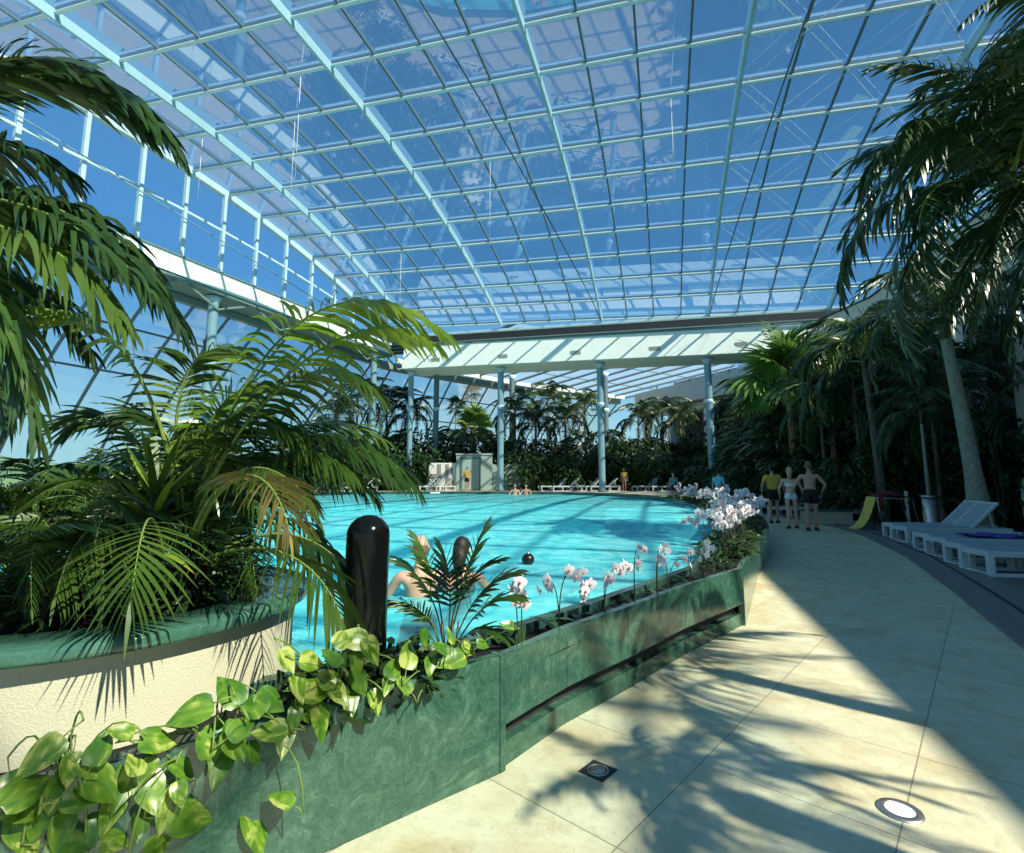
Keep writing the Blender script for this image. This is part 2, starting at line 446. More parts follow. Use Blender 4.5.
# ------------------------------------------------------------------ world and sun
AX = R(16.454)                                   # the hall's long axis, to the right of the line of sight
AD = V((math.sin(AX), math.cos(AX), 0)); AN = V((math.cos(AX), -math.sin(AX), 0))
w = bpy.data.worlds.new('sky'); scn.world = w; w.use_nodes = True
t = w.node_tree; t.nodes.clear()
wo = t.nodes.new('ShaderNodeOutputWorld'); bg = t.nodes.new('ShaderNodeBackground')
tc = t.nodes.new('ShaderNodeTexCoord'); sp = t.nodes.new('ShaderNodeSeparateXYZ')
t.links.new(tc.outputs['Generated'], sp.inputs[0])
cr = ramp(t, [(0.0, (0.42, 0.74, 0.8)), (0.1, (0.34, 0.67, 0.84)), (0.21, (0.16, 0.46, 0.8)), (0.34, (0.095, 0.33, 0.7)), (0.7, (0.085, 0.25, 0.53)), (1.0, (0.07, 0.2, 0.42))], sp.outputs['Z'])
t.links.new(cr.outputs['Color'], bg.inputs['Color'])
bg.inputs['Strength'].default_value = 1.0
t.links.new(bg.outputs[0], wo.inputs[0])
SUN_AZ, SUN_EL = R(130), R(44)
sd = bpy.data.lights.new('sun', 'SUN'); sd.energy = 9.0; sd.angle = R(0.55); sd.color = (1.0, 0.92, 0.74)
so = bpy.data.objects.new('sun', sd); col.objects.link(so)
sdir = V((math.sin(SUN_AZ) * math.cos(SUN_EL), math.cos(SUN_AZ) * math.cos(SUN_EL), math.sin(SUN_EL)))
so.rotation_euler = sdir.to_track_quat('Z', 'Y').to_euler()
so.location = sdir * 60

# ------------------------------------------------------------------ the glass hall
S = 6.6
RY = [2.225, 2.547, 2.869, 3.189, 3.508, 3.826, 4.141, 4.454, 4.763, 5.07, 5.372]
RZ = [2.181, 2.182, 2.169, 2.143, 2.103, 2.051, 1.987, 1.911, 1.823, 1.725, 1.616]
for k in range(9): RY.insert(0, RY[0] - 0.322); RZ.insert(0, RZ[0] - 0.004 * (k + 1))
NR = len(RY)
def RP(x, r, up=0.0):
    p = AD * (RY[r] * S) + AN * (x * S)
    return V((p.x, p.y, EYE + (RZ[r] - 0.0436 * x) * S + up))
def xedge(r):
    return -3.41 + (RY[r] - 2.869) / 1.585 * 0.14
COLS = [-2.847, -1.707, -0.6, 0.46, 1.508]
MULL = [-3.1]
for a, b in zip(COLS, COLS[1:]): MULL += [a + (b - a) * k / 4 for k in (1, 2, 3)]
MULL += [1.508 + 0.265, 1.508 + 0.53]
XR = 1.508 + 0.66
gl = MB()
for r in range(NR - 1):
    gl.quad(RP(xedge(r), r, 0.14), RP(XR, r, 0.14), RP(XR, r + 1, 0.14), RP(xedge(r + 1), r + 1, 0.14))
ceiling = gl.build('ceiling', M['roof_glass'])
tag(ceiling, kind='structure')
for x in COLS:
    b = MB(); b.sweep([RP(x, r, -0.06) for r in range(NR)], 0.11, 0.36)
    b.build('rafter', M['steel_teal'], ceiling)
for x in MULL:
    b = MB(); b.sweep([RP(x, r, 0.1) for r in range(NR)], 0.075, 0.1)
    b.build('glazing_bar', M['steel_dark'], ceiling)
b = MB(); b.sweep([RP(xedge(r), r, 0) for r in range(NR)], 0.3, 0.34); b.build('edge_beam', M['steel'], ceiling)
for r in range(NR):
    b = MB()
    xs = [xedge(r)] + COLS + [XR]
    b.tube([RP(x, r, 0.0) for x in xs], 0.07, 8)
    b.build('purlin', M['steel'], ceiling)
    b = MB(); b.bar(RP(xs[0], r, 0.11), RP(XR, r, 0.11), 0.07, 0.08); b.build('purlin_rail', M['steel_dark'], ceiling)
# bracing between the purlins of the right-hand bays
for k, (x0, x1) in enumerate(((0.46, 0.99), (0.99, 1.508))):
    for r in range(7, NR - 2, 2):
        b = MB()
        b.tube([RP(x0, r, -0.12), RP(x1, r + 2, -0.12)], 0.009, 5)
        b.tube([RP(x1, r, -0.14), RP(x0, r + 2, -0.14)], 0.009, 5)
        b.build('bracing_cable', M['cable'], ceiling)
# tension cables slung under the roof
for x in (-0.6, 0.46):
    b = MB(); pts = []
    for k, r in enumerate(range(8, NR)):
        f = k / (NR - 9)
        pts.append(RP(x + (0.26 if x > 0 else -0.42) * (1 - f) ** 1.2, r, -0.2 - 1.5 * math.sin(math.pi * f) * 0.7))
    b.tube(pts, 0.03, 5); b.build('tension_cable', M['cable_dark'], ceiling)
for x, r, L in ((-2.2, 10, 3.5), (-1.9, 9, 4.2), (-2.95, 10, 3.0), (-1.1, 12, 4.0), (0.1, 11, 3.5), (-2.3, 15, 4.0)):
    p = RP(x, r, -0.1)
    b = MB(); b.tube([p, p - V((0, 0, L))], 0.012, 5); b.build('hanging_wire', M['cable'], ceiling)

# left wall: glazing above the white beam
P0 = V((-16.221, 24.535, 0)); WA = R(21.5)
WD = V((math.sin(WA), math.cos(WA), 0)); WN = V((WD.y, -WD.x, 0))        # WN points into the hall
def WP(s, z, off=0.0): return P0 + WD * s + WN * off + V((0, 0, z))
def roof_z(s):                                                           # roof edge above the wall
    p = P0 + WD * s; y = p.dot(AD) / S; x = p.dot(AN) / S
    for r in range(NR - 1):
        if RY[r] <= y <= RY[r + 1]:
            f = (y - RY[r]) / (RY[r + 1] - RY[r])
            return EYE + (RZ[r] + (RZ[r + 1] - RZ[r]) * f - 0.0436 * x) * S
    return EYE + (RZ[-1] - 0.0436 * x) * S
ss = [-4.66 - 2.2 * 7 + 2.2 * k for k in range(7)] + [-4.66, -2.35, -0.21, 1.95, 4.1, 6.3, 8.5, 10.7, 12.7]
g = MB()
for a, c in zip(ss, ss[1:]): g.quad(WP(a, 12.0), WP(c, 12.0), WP(c, roof_z(c)), WP(a, roof_z(a)))
wall_left = tag(g.build('wall_left', M['wall_glass']), kind='structure')
for s_ in ss:
    b = MB(); b.bar(WP(s_, 12.0, 0.08), WP(s_, roof_z(s_), 0.08), 0.16, 0.2, WN); b.build('mullion', M['steel'], wall_left)
b = MB()
for a, c in zip(ss, ss[1:]):
    za = 12.05 + (roof_z(a) - 12.05) * 0.53; zc = 12.05 + (roof_z(c) - 12.05) * 0.53
    b.bar(WP(a, za, 0.06), WP(c, zc, 0.06), 0.1, 0.12)
b.build('transom', M['steel'], wall_left)
b = MB(); b.tube([WP(-8, 15.0, 0.3), WP(12.5, 12.4, 0.3)], 0.03, 6); b.build('stay_cable', M['steel_blue'], wall_left)

# the white eaves beam under that wall, its soffit and brackets
b = MB()
def slab(b, s0, s1, z0, z1, o0, o1, mi=0):
    b.hexa([WP(s0, z0, o0), WP(s1, z0, o0), WP(s1, z0, o1), WP(s0, z0, o1), WP(s0, z1, o0), WP(s1, z1, o0), WP(s1, z1, o1), WP(s0, z1, o1)], mi)
slab(b, -20, 17.6, 11.15, 12.05, -0.9, 0.25)
trim_1 = tag(b.build('trim_1', M['white']), kind='structure')
b = MB(); slab(b, -20, 17.6, 10.95, 11.12, -1.9, 0.18); b.build('soffit', M['soffit'], trim_1)
b = MB(); slab(b, -20, 17.6, 10.55, 10.9, -2.0, -1.6); slab(b, -20, 17.6, 12.05, 12.12, -0.5, 0.32); b.build('gutter', M['soffit'], trim_1)
b = MB()
for k in range(9):
    s_ = -14.6 + 4.18 * k
    b.bar(WP(s_ - 1.8, 10.92, 0.0), WP(s_, 10.2, -0.1), 0.1, 0.1); b.bar(WP(s_ + 1.8, 10.92, 0.0), WP(s_, 10.2, -0.1), 0.1, 0.1)
b.build('bracket', M['soffit'], trim_1)

# the curved glass skirt: runs down and out from the beam, then turns round the far end
rail = [WP(s_, 10.6, -1.7) for s_ in [-20 + 2.2 * k for k in range(17)]]
p = rail[-1].copy(); a = WA
for k in range(16):
    a += R(8.0) if a < R(53) else 0
    p = p + V((math.sin(a), math.cos(a), 0)) * 2.0
    rail.append(V((p.x, p.y, 10.6 - min(0.6, 0.08 * k))))
def skirt(k, f):                                                         # f 0 at the rail, 1 at the ground
    t_ = (rail[min(k + 1, len(rail) - 1)] - rail[max(k - 1, 0)]).normalized()
    out = V((-t_.y, t_.x, 0)).normalized()
    h = rail[k].z
    return rail[k] + out * (8.2 * f) + V((0, 0, (-h + 0.35) * (0.72 * f + 0.28 * f ** 2.6)))
g = MB()
for k in range(len(rail) - 1):
    for j in range(6): g.quad(skirt(k, j / 6), skirt(k + 1, j / 6), skirt(k + 1, (j + 1) / 6), skirt(k, (j + 1) / 6), 0, True)
window_1 = tag(g.build('window_1', M['wall_glass']), kind='structure')
for k in range(len(rail)):
    b = MB(); b.sweep([skirt(k, j / 8) for j in range(9)], 0.09, 0.15); b.build('curved_bar', M['steel_dark'], window_1)
for j in (1.3, 2.7, 4.1, 5.4):
    b = MB(); b.sweep([skirt(k, j / 6) for k in range(len(rail))], 0.1, 0.1); b.build('transom', M['steel_dark'], window_1)
b = MB(); b.sweep([rail[k] for k in range(17, len(rail))], 0.7, 0.55); b.build('head_beam', M['soffit'], window_1)
b = MB()
for k in range(19, len(rail) - 1):
    q = rail[k]; b.bar(q + V((0.5, -0.6, 0.5)), q + V((0.1, -0.1, -0.2)), 0.15, 0.3)
b.sweep([rail[k] + V((0.5, -0.6, 0.4)) for k in range(18, len(rail))], 0.3, 0.35)
b.build('white_rail', M['white'], window_1)
# lower glass roof behind the gallery
g = MB(); top = []
for k in range(19, len(rail)):
    q = rail[k] + V((0, 0, 0.3)); inn = q + AN * (9.0 + 0.25 * (k - 14)) - AD * 3.0 + V((0, 0, 2.3)); top.append((q, inn))
for (a, c), (d, e) in zip(top, top[1:]): g.quad(a, d, e, c)
window_2 = tag(g.build('window_2', M['reflection_glass']), kind='structure')
for q, e in top:
    b = MB(); b.bar(q, e, 0.14, 0.22); b.build('rafter', M['steel_dark'], window_2)
for f in (0.33, 0.66):
    b = MB(); b.sweep([q.lerp(e, f) for q, e in top], 0.08, 0.1); b.build('purlin', M['steel_dark'], window_2)

# gallery: white fascia across the far end
def EP(x, y, z): return AD * y + AN * x + V((0, 0, z - 0.0167 * (x + 18.6)))
def ebox(b, x0, x1, y0, y1, z0, z1):
    b.hexa([EP(x0, y0, z0), EP(x1, y0, z0), EP(x1, y1, z0), EP(x0, y1, z0), EP(x0, y0, z1), EP(x1, y0, z1), EP(x1, y1, z1), EP(x0, y1, z1)])
b = MB()
b.hexa([EP(-18.6, 34.0, 9.38), EP(13.5, 34.0, 9.38), EP(13.5, 37.2, 9.38), EP(-18.6, 37.2, 9.38), EP(-18.6, 34.35, 11.12), EP(13.5, 34.35, 11.12), EP(13.5, 37.2, 11.12), EP(-18.6, 37.2, 11.12)])
trim_2 = tag(b.build('trim_2', M['white'], bevel=0.03), kind='structure')
for k in range(6):
    x = -15.9 + 5.15 * k
    b = MB(); ebox(b, x - 0.34, x + 0.34, 34.085, 34.4, 9.74, 10.1)
    v = b.build('vent_grille', M['vent'], trim_2)
b = MB(); ebox(b, -18.6, 13.5, 34.3, 34.6, 11.1, 11.2); b.build('coping', M['soffit'], trim_2)
b = MB(); ebox(b, -21.5, 13.8, 36.2, 36.5, 11.1, 12.6)
trim_3 = tag(b.build('trim_3', M['louvre']), kind='structure')
b = MB()
for k in range(3): ebox(b, -21.0, 13.6, 36.0, 36.2, 11.2 + 0.27 * k, 11.28 + 0.27 * k)
b.build('louvre_blade', M['steel_dark'], trim_3)
b = MB(); ebox(b, -21.0, 13.8, 35.3, 35.6, 12.2, 12.34); b.build('roof_end_beam', M['steel'], trim_3)

def column(p, z, rad, label, dark=False, z0=0.0):
    o = thing('column', label, 'column', (p.x, p.y, z0))
    b = MB(); b.lathe([(rad, 0), (rad, z - z0)], 20); b.build('shaft', M['steel_blue'] if not dark else M['steel_dark'], o)
    b = MB(); b.lathe([(rad * 1.05, 0), (rad * 1.35, 0.0), (rad * 1.35, 0.12), (rad * 1.05, 0.14)], 20); b.build('base_ring', M['steel_dark'], o)
    b = MB(); b.lathe([(rad * 1.04, (z - z0) * 0.66), (rad * 1.2, (z - z0) * 0.665), (rad * 1.2, (z - z0) * 0.685), (rad * 1.04, (z - z0) * 0.69)], 20); b.build('collar', M['steel'], o)
    b = MB(); b.lathe([(rad, z - z0 - 0.3), (rad * 1.7, z - z0 - 0.02), (0.0, z - z0 - 0.02)], 20); b.build('head_plate', M['steel'], o)
    return o
DECK_Z = 0.45
for x, lab in ((-11.15, 'blue-grey round column behind the pool, nearest the pool hut'), (-4.1, 'blue-grey round column in the middle of the far side of the pool'), (2.75, 'blue-grey round column beside the path end, rightmost under the white gallery')):
    column(EP(x, 34.9, 0), 9.3 - 0.0167 * (x + 18.6), 0.22, lab, False, DECK_Z)
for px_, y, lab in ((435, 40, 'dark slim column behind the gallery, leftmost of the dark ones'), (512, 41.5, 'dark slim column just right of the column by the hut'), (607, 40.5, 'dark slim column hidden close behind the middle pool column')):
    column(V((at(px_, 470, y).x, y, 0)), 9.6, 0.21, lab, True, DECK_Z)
column(WP(2.1, 0, -0.4), 10.9, 0.25, 'pale blue-grey round column rising behind the planter palms on the left')
column(WP(15.9, 0, -0.3), 10.9, 0.24, 'blue-grey round column behind the drooping tip of the bright frond', False, DECK_Z)
column(EP(-18.3, 35, 0), 9.3, 0.2, 'thin blue-grey column under the left end of the white gallery', False, DECK_Z)

# right-hand building
FA = [V((9.0, -12, 0)), V((12.4, 0, 0)), V((16.0, 13, 0)), V((19.3, 27, 0)), V((18.4, 38, 0)), V((12.4, 52, 0))]
bnd = MB()
OUT = V((1, 0, 0))
def band(b, pts, z0, z1, depth, inset=0.0):
    for a, c in zip(pts, pts[1:]):
        q = [a + OUT * inset, c + OUT * inset, c + OUT * (inset + depth), a + OUT * (inset + depth)]
        b.hexa([p_ + V((0, 0, z0)) for p_ in (q[0], q[3], q[2], q[1])] + [p_ + V((0, 0, z1)) for p_ in (q[0], q[3], q[2], q[1])])
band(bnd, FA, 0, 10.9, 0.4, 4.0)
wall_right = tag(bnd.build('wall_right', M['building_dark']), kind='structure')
b = MB(); band(b, FA[2:], 8.0, 9.7, 4.4); b.build('balcony_parapet', M['building'], wall_right)
b = MB(); band(b, FA[:5], 10.2, 11.0, 4.4); b.build('eaves_fascia', M['building'], wall_right)
b = MB(); band(b, FA[:5], 11.0, 11.06, 4.6, -0.1); b.build('added_roof_cover', M['louvre'], wall_right)  # added dark sheet, keeps the sunlit top from mirroring in the glass roof
b = MB(); band(b, FA[:3], 4.6, 5.6, 4.4, 0.2); b.build('floor_slab', M['building'], wall_right)
b = MB(); band(b, FA[2:], 7.2, 7.8, 0.6, 0.5); b.build('beam', M['building'], wall_right)
g = MB(); band(g, FA, 9.7, 10.2, 0.05, 0.6); g.build('upper_glazing', M['wall_glass'], wall_right)
for a, c in zip(FA, FA[1:]):
    L = (c - a).length; n = int(L / 2.2)
    for k in range(n):
        p = a.lerp(c, k / n) + OUT * 0.6
        b = MB(); b.bar(p + V((0, 0, 9.7)), p + V((0, 0, 10.2)), 0.1, 0.14, V((1, 0, 0))); b.build('glazing_bar', M['steel_dark'], wall_right)
for k, p in enumerate([FA[5].lerp(FA[4], f) for f in (0.05, 0.3, 0.6, 0.9)] + [V((18.7, 32, 0)), V((17.2, 20, 0)), V((14.9, 15.2, 0)), V((13.2, 5.5, 0))]):
    b = MB(); b.box(p.x + 0.3, p.y - 0.35, 0, p.x + 1.0, p.y + 0.35, 10.2 if k > 5 else 8.0); b.build('pier', M['building'], wall_right)

# ------------------------------------------------------------------ ground
b = MB(); b.poly([V((-400, -30, -0.9)), V((400, -30, -0.9)), V((400, 900, -0.9)), V((-400, 900, -0.9))])
gr = tag(b.build('ground', M['grass']), kind='structure')
b = MB()
hp = []
for k in range(61):
    x = -620 + 1240 * k / 60
    hp.append((x, 520 + 60 * math.sin(k * 0.5), 16 + 9 * math.sin(k * 0.37 + 1) + 5 * math.sin(k * 1.3)))
for (x0, y0, z0), (x1, y1, z1) in zip(hp, hp[1:]):
    b.quad(V((x0, y0 - 150, -1)), V((x1, y1 - 150, -1)), V((x1, y1, z1)), V((x0, y0, z0)), 0, True)
    b.quad(V((x0, y0, z0)), V((x1, y1, z1)), V((x1, y1 + 200, -1)), V((x0, y0 + 200, -1)), 0, True)
tag(b.build('hills', M['hill']), kind='structure')

# the pool outline (water edge), clockwise from the near corner
OUT_L = [V((-6.5, -3.1, 0)), V((-3.2, 0.2, 0)), V((-1.46, 1.625, 0)), V((-0.06, 2.76, 0))]          # planter front, left length
OUT_R = [V((-0.03, 2.79, 0)), V((0.33, 3.26, 0)), V((0.80, 3.75, 0)), V((1.43, 4.46, 0)), V((2.29, 5.32, 0))]
OUT_F = [V((2.62, 5.95, 0)), V((3.6, 7.85, 0)), V((4.9, 10.1, 0)), V((6.0, 12.6, 0)), V((6.95, 16.0, 0)), V((7.5, 20.0, 0)), V((7.6, 25.0, 0))]
INN = [V((-6.2, -1.5, 0)), V((-3.6, 1.2, 0)), V((-0.45, 3.1, 0)), V((0.05, 3.62, 0)), V((0.55, 4.16, 0)), V((1.14, 4.85, 0)), V((1.85, 5.7, 0)),
       V((2.5, 6.95, 0)), V((3.1, 8.3, 0)), V((3.9, 10.3, 0)), V((4.9, 13.0, 0)), V((5.8, 16.0, 0)), V((6.4, 19.5, 0)), V((6.6, 23.0, 0)), V((6.2, 26.5, 0)),
       V((5.0, 29.4, 0)), V((3.0, 31.3, 0)), V((0.0, 32.2, 0)), V((-6.0, 32.6, 0)), V((-11.0, 31.0, 0)), V((-15.0, 26.0, 0)), V((-15.5, 19.0, 0)), V((-13.0, 11.0, 0)), V((-10.0, 4.0, 0))]
WZ = 0.38
b = MB(); b.poly([V((p.x, p.y, WZ)) for p in INN])
tag(b.build('pool_water', M['water']), 'bright turquoise rippling water filling the pool', 'water', kind='stuff')
b = MB()
b.poly([V((p.x, p.y, -0.78)) for p in INN])
for a, c in zip(INN, INN[1:] + INN[:1]): b.quad(V((a.x, a.y, -0.78)), V((c.x, c.y, -0.78)), V((c.x, c.y, WZ + 0.02)), V((a.x, a.y, WZ + 0.02)))
tag(b.build('pool_basin', M['tile']), kind='structure')
# a pale step along the near edge of the pool and steps at its right end, just under the surface
b = MB()
st = [(V((-0.5, 4.2, 0)), V((0.1, 4.35, 0))), ]
b.hexa([V((-0.35, 3.3, -0.78)), V((1.2, 5.0, -0.78)), V((0.75, 5.4, -0.78)), V((-0.8, 3.8, -0.78)), V((-0.35, 3.3, 0.33)), V((1.2, 5.0, 0.33)), V((0.75, 5.4, 0.33)), V((-0.8, 3.8, 0.33))])
step = tag(b.build('pool_step', M['step']), kind='structure')
for k in range(5):
    y0 = 12.6 + 1.6 * k
    b = MB(); b.hexa([V((2.2 + .3 * k, y0, -0.78)), V((4.6 + .4 * k, y0 + .1, -0.78)), V((4.9 + .4 * k, y0 + 0.75, -0.78)), V((2.5 + .3 * k, y0 + 0.65, -0.78)),
                      V((2.2 + .3 * k, y0, 0.3)), V((4.3 + .4 * k, y0 + .1, 0.35)), V((4.6 + .4 * k, y0 + 0.75, 0.35)), V((2.5 + .3 * k, y0 + 0.65, 0.3))])
    b.build('ledge', M['step'], step)

# far rim and the raised deck behind the pool
def offset(pts, d):
    out = []
    for k, p in enumerate(pts):
        t_ = (pts[min(k + 1, len(pts) - 1)] - pts[max(k - 1, 0)]).normalized()
        out.append(p + V((t_.y, -t_.x, 0)) * d)
    return out
far = INN[12:] + [V((-6.2, -1.5, 0))]
fo = offset(far, 0.5)
fo = [p + (p - q) * 0 for p, q in zip(fo, far)]
if (fo[4] - V((0, 20, 0))).length < (far[4] - V((0, 20, 0))).length: fo = offset(far, -0.5)
b = MB()
for k in range(len(far) - 1):
    a, c, d, e = far[k], far[k + 1], fo[k + 1], fo[k]
    q = [a, c, d, e]
    b.hexa([p_ + V((0, 0, -0.2)) for p_ in q] + [p_ + V((0, 0, 0.54)) for p_ in q])
rim = tag(b.build('pool_rim', M['rim'], bevel=0.02), kind='structure')
b = MB()
ring = [(V((p.x, p.y, DECK_Z)), V((p.x, p.y, DECK_Z)) + (V((p.x, p.y, 0)) - V((-4, 18, 0))).normalized() * 34) for p in fo[2:]]
for (p, q), (r_, s_) in zip(ring, ring[1:]): b.quad(p, q, s_, r_)
far_floor = tag(b.build('floor_far', M['far_deck']), kind='structure')

# path, kerb and wooden deck
KERB = [V((0.4, -2.4, 0)), V((2.2, 0.75, 0)), V((4.32, 4.61, 0)), V((5.65, 6.94, 0)), V((7.2, 9.8, 0)), V((8.72, 13.3, 0)), V((9.3, 15.4, 0)), V((9.6, 18, 0)), V((9.6, 24, 0)), V((9.4, 30, 0))]
KOUT = [p + V((0.62, -0.32, 0)) for p in KERB]
leftside = [V((-7.5, -4.2, 0)), V((-3.2, 0.25, 0)), V((-1.46, 1.7, 0)), V((-0.06, 2.85, 0)), V((2.3, 5.45, 0)), V((2.62, 6.0, 0)), V((5.0, 10.3, 0)), V((6.1, 12.8, 0)), V((7.1, 16.0, 0)), V((7.6, 20, 0)), V((7.8, 30, 0))]
leftside = [p + (V((-0.1, 0.0, 0)) if p.y < 6.2 else V((-0.45, 0.1, 0))) for p in leftside]
b = MB(); b.poly([V((-7.5, -6, 0)), V((0, -5, 0))] + KERB + leftside[::-1])
bm = bmesh.new(); me = b.mesh('floor', M['travertine']); bm.from_mesh(me)
bmesh.ops.triangulate(bm, faces=bm.faces[:]); bm.to_mesh(me); bm.free()
floor = tag(link('floor', me), kind='structure')
b = MB()
for k in range(len(KERB) - 1):
    q = [KERB[k], KOUT[k], KOUT[k + 1], KERB[k + 1]]
    b.hexa([p_ + V((0, 0, -0.2)) for p_ in q] + [p_ + V((0, 0, 0.03)) for p_ in q])
    m0, m1 = KERB[k].lerp(KOUT[k], 0.55), KERB[k + 1].lerp(KOUT[k + 1], 0.55)
    b.bar(m0 + V((0, 0, 0.033)), m1 + V((0, 0, 0.033)), 0.035, 0.02, mi=1)
tag(b.build('trim_4', [M['kerb'], M['drain_dark']]), kind='structure')
b = MB()
edge = [V((30, -8, 0.0)), V((30, 44, 0.0))]
b.poly([p_ + V((0, 0, 0.0)) for p_ in KOUT] + [V((30, 32, 0)), V((30, -8, 0))])
bm = bmesh.new(); me = b.mesh('deck', M['deck']); bm.from_mesh(me)
bmesh.ops.triangulate(bm, faces=bm.faces[:]); bm.to_mesh(me); bm.free()
tag(link('floor_deck', me), kind='structure')

# ------------------------------------------------------------------ marble planter along the path
planter = thing('marble_planter', 'long low green marble planter wall between the pool and the pale path', 'planter')
def wallrun(b, pts, z0, z1, th, shift=0.0, mi=0):
    n = len(pts); off = []
    for k in range(n):
        t_ = (pts[min(k + 1, n - 1)] - pts[max(k - 1, 0)]).normalized()
        off.append(V((t_.y, -t_.x, 0)))
    for k in range(n - 1):
        q = [pts[k] + off[k] * shift, pts[k + 1] + off[k + 1] * shift, pts[k + 1] + off[k + 1] * (shift - th), pts[k] + off[k] * (shift - th)]
        b.hexa([p_ + V((0, 0, z0)) for p_ in q] + [p_ + V((0, 0, z1)) for p_ in q], mi)
b = MB(); wallrun(b, OUT_L, 0, 0.55, 0.07); b.build('near_panel', M['marble'], planter, bevel=0.006)
b = MB(); wallrun(b, [OUT_L[-1] + V((0.003, 0.003, 0)), OUT_L[-1] + V((0.03, 0.03, 0))], 0, 0.55, 0.09); b.build('corner_panel', M['marble'], planter, bevel=0.004)
b = MB(); wallrun(b, OUT_R, 0.215, 0.55, 0.06, 0.0); b.build('upper_panel', M['marble'], planter, bevel=0.006)
b = MB(); wallrun(b, OUT_R, 0.0, 0.115, 0.06, -0.03); b.build('plinth', M['marble'], planter)
b = MB(); wallrun(b, OUT_R, 0.0, 0.5, 0.04, -0.092); b.build('gap_shade_backing', M['drain_dark'], planter)  # near-black colour paints in the shade of the recessed gap
b = MB(); wallrun(b, [OUT_R[-1], OUT_F[0]], 0.0, 0.55, 0.06); b.build('end_panel', M['marble'], planter, bevel=0.006)
b = MB(); wallrun(b, OUT_F, 0.0, 0.5, 0.06, 0.0); b.build('far_panel', M['marble'], planter, bevel=0.006)
inner = INN[:14]
b = MB(); wallrun(b, inner, -0.2, 0.5, 0.08, 0.09); b.build('inner_wall', M['rim'], planter)
b = MB()
fr = OUT_L + OUT_R[1:] + OUT_F
def along(pts, n):
    L = [0]
    for a, c in zip(pts, pts[1:]): L.append(L[-1] + (c - a).length)
    out = []
    for k in range(n):
        d = L[-1] * k / (n - 1); j = 0
        while j < len(L) - 2 and L[j + 1] < d: j += 1
        out.append(pts[j].lerp(pts[j + 1], (d - L[j]) / (L[j + 1] - L[j])))
    return out
A_ = along(fr[1:], 60); B_ = along(inner[1:], 60)
for k in range(59): b.quad(A_[k] + V((0, 0, 0.44)), A_[k + 1] + V((0, 0, 0.44)), B_[k + 1] + V((0, 0, 0.44)), B_[k] + V((0, 0, 0.44)))
tag(b.build('soil', M['soil'], planter), kind='stuff')

# round planter on the left
RC = V((-2.05, 2.75, 0))
rp = thing('round_planter', 'round cream planter with a green marble rim under the palms', 'planter', RC)
b = MB(); b.lathe([(0.87, 0.0), (0.87, 0.81)], 96); b.build('drum', M['render'], rp)
b = MB(); b.lathe([(0.70, 0.80), (0.945, 0.80), (0.95, 0.81), (0.95, 0.845), (0.94, 0.855), (0.70, 0.855), (0.695, 0.845), (0.695, 0.6)], 96); b.build('rim', M['cap_marble'], rp)
b = MB(); b.lathe([(0.0, 0.78), (0.7, 0.76)], 48); tag(b.build('soil', M['soil'], rp), kind='stuff')

# black bollard
bp = on(372, 655, 0.5); bp = V((-0.735, 2.72, 0.44))
o = thing('bollard', 'glossy black dome-topped bollard beside the round planter', 'bollard', bp)
b = MB(); b.lathe([(0.106, 0.0), (0.106, 0.60)], 40); b.build('post', M['black'], o)
b = MB(); b.lathe([(0.1075, 0.6)] + [(0.1075 * math.cos(R(a)), 0.715 + 0.1 * math.sin(R(a))) for a in range(0, 91, 9)], 40); b.build('dome', M['black'], o)

# floor drain and round floor lamp
p = on(598, 771)
o = thing('floor_drain', 'small square steel drain set diagonally in the pale paving', 'drain', (p.x, p.y, 0), R(45 + 4))
b = MB(); b.box(-0.07, -0.07, -0.01, 0.07, 0.07, 0.004); b.build('frame', M['drain_dark'], o)
b = MB(); b.lathe([(0.055, 0.004), (0.055, 0.007), (0.046, 0.008), (0.044, 0.006)], 32); b.build('ring', M['chrome'], o)
b = MB(); b.lathe([(0.0, 0.007), (0.036, 0.0075), (0.038, 0.005)], 32); b.build('lid', M['chrome'], o)
p = on(900, 811)
o = thing('floor_lamp', 'round recessed floor lamp with a steel ring in the paving', 'lamp', (p.x, p.y, 0))
b = MB(); b.lathe([(0.088, 0.0), (0.086, 0.006), (0.058, 0.008), (0.056, 0.003)], 40); b.build('ring', M['chrome'], o)
b = MB(); b.lathe([(0.0, 0.008), (0.056, 0.006)], 40); b.build('lamp_glass', M['lamp_glass'], o)

# ------------------------------------------------------------------ plants: generators
UP = V((0, 0, 1))
def bez(P, t_):
    P = [V(p) for p in P]
    while len(P) > 1: P = [a.lerp(c, t_) for a, c in zip(P, P[1:])]
    return P[0]
def strip(b, p0, d, L, wid, droop, side, seg=4, mi=0, fold=0.0):
    pts = [p0.copy()]; dirs = []
    p = p0.copy(); d = d.normalized()
    for k in range(seg):
        d = (d + V((0, 0, -droop / seg))).normalized()
        dirs.append(d.copy()); p = p + d * (L / seg); pts.append(p.copy())
    prof = [0.5, 1.0, 0.92, 0.6, 0.06] if seg == 4 else [0.55, 1.0, 0.7, 0.06]
    i = len(b.v)
    for k, q in enumerate(pts):
        dd = dirs[min(k, seg - 1)]
        sd_ = (side - dd * side.dot(dd))
        if sd_.length < 1e-4: sd_ = dd.cross(UP)
        sd_.normalize()
        b.v += [q - sd_ * (wid * prof[k] / 2), q + sd_ * (wid * prof[k] / 2)]
    for k in range(seg):
        j = i + 2 * k
        b.f.append((j, j + 1, j + 3, j + 2)); b.mi.append(mi); b.sm.append(True)
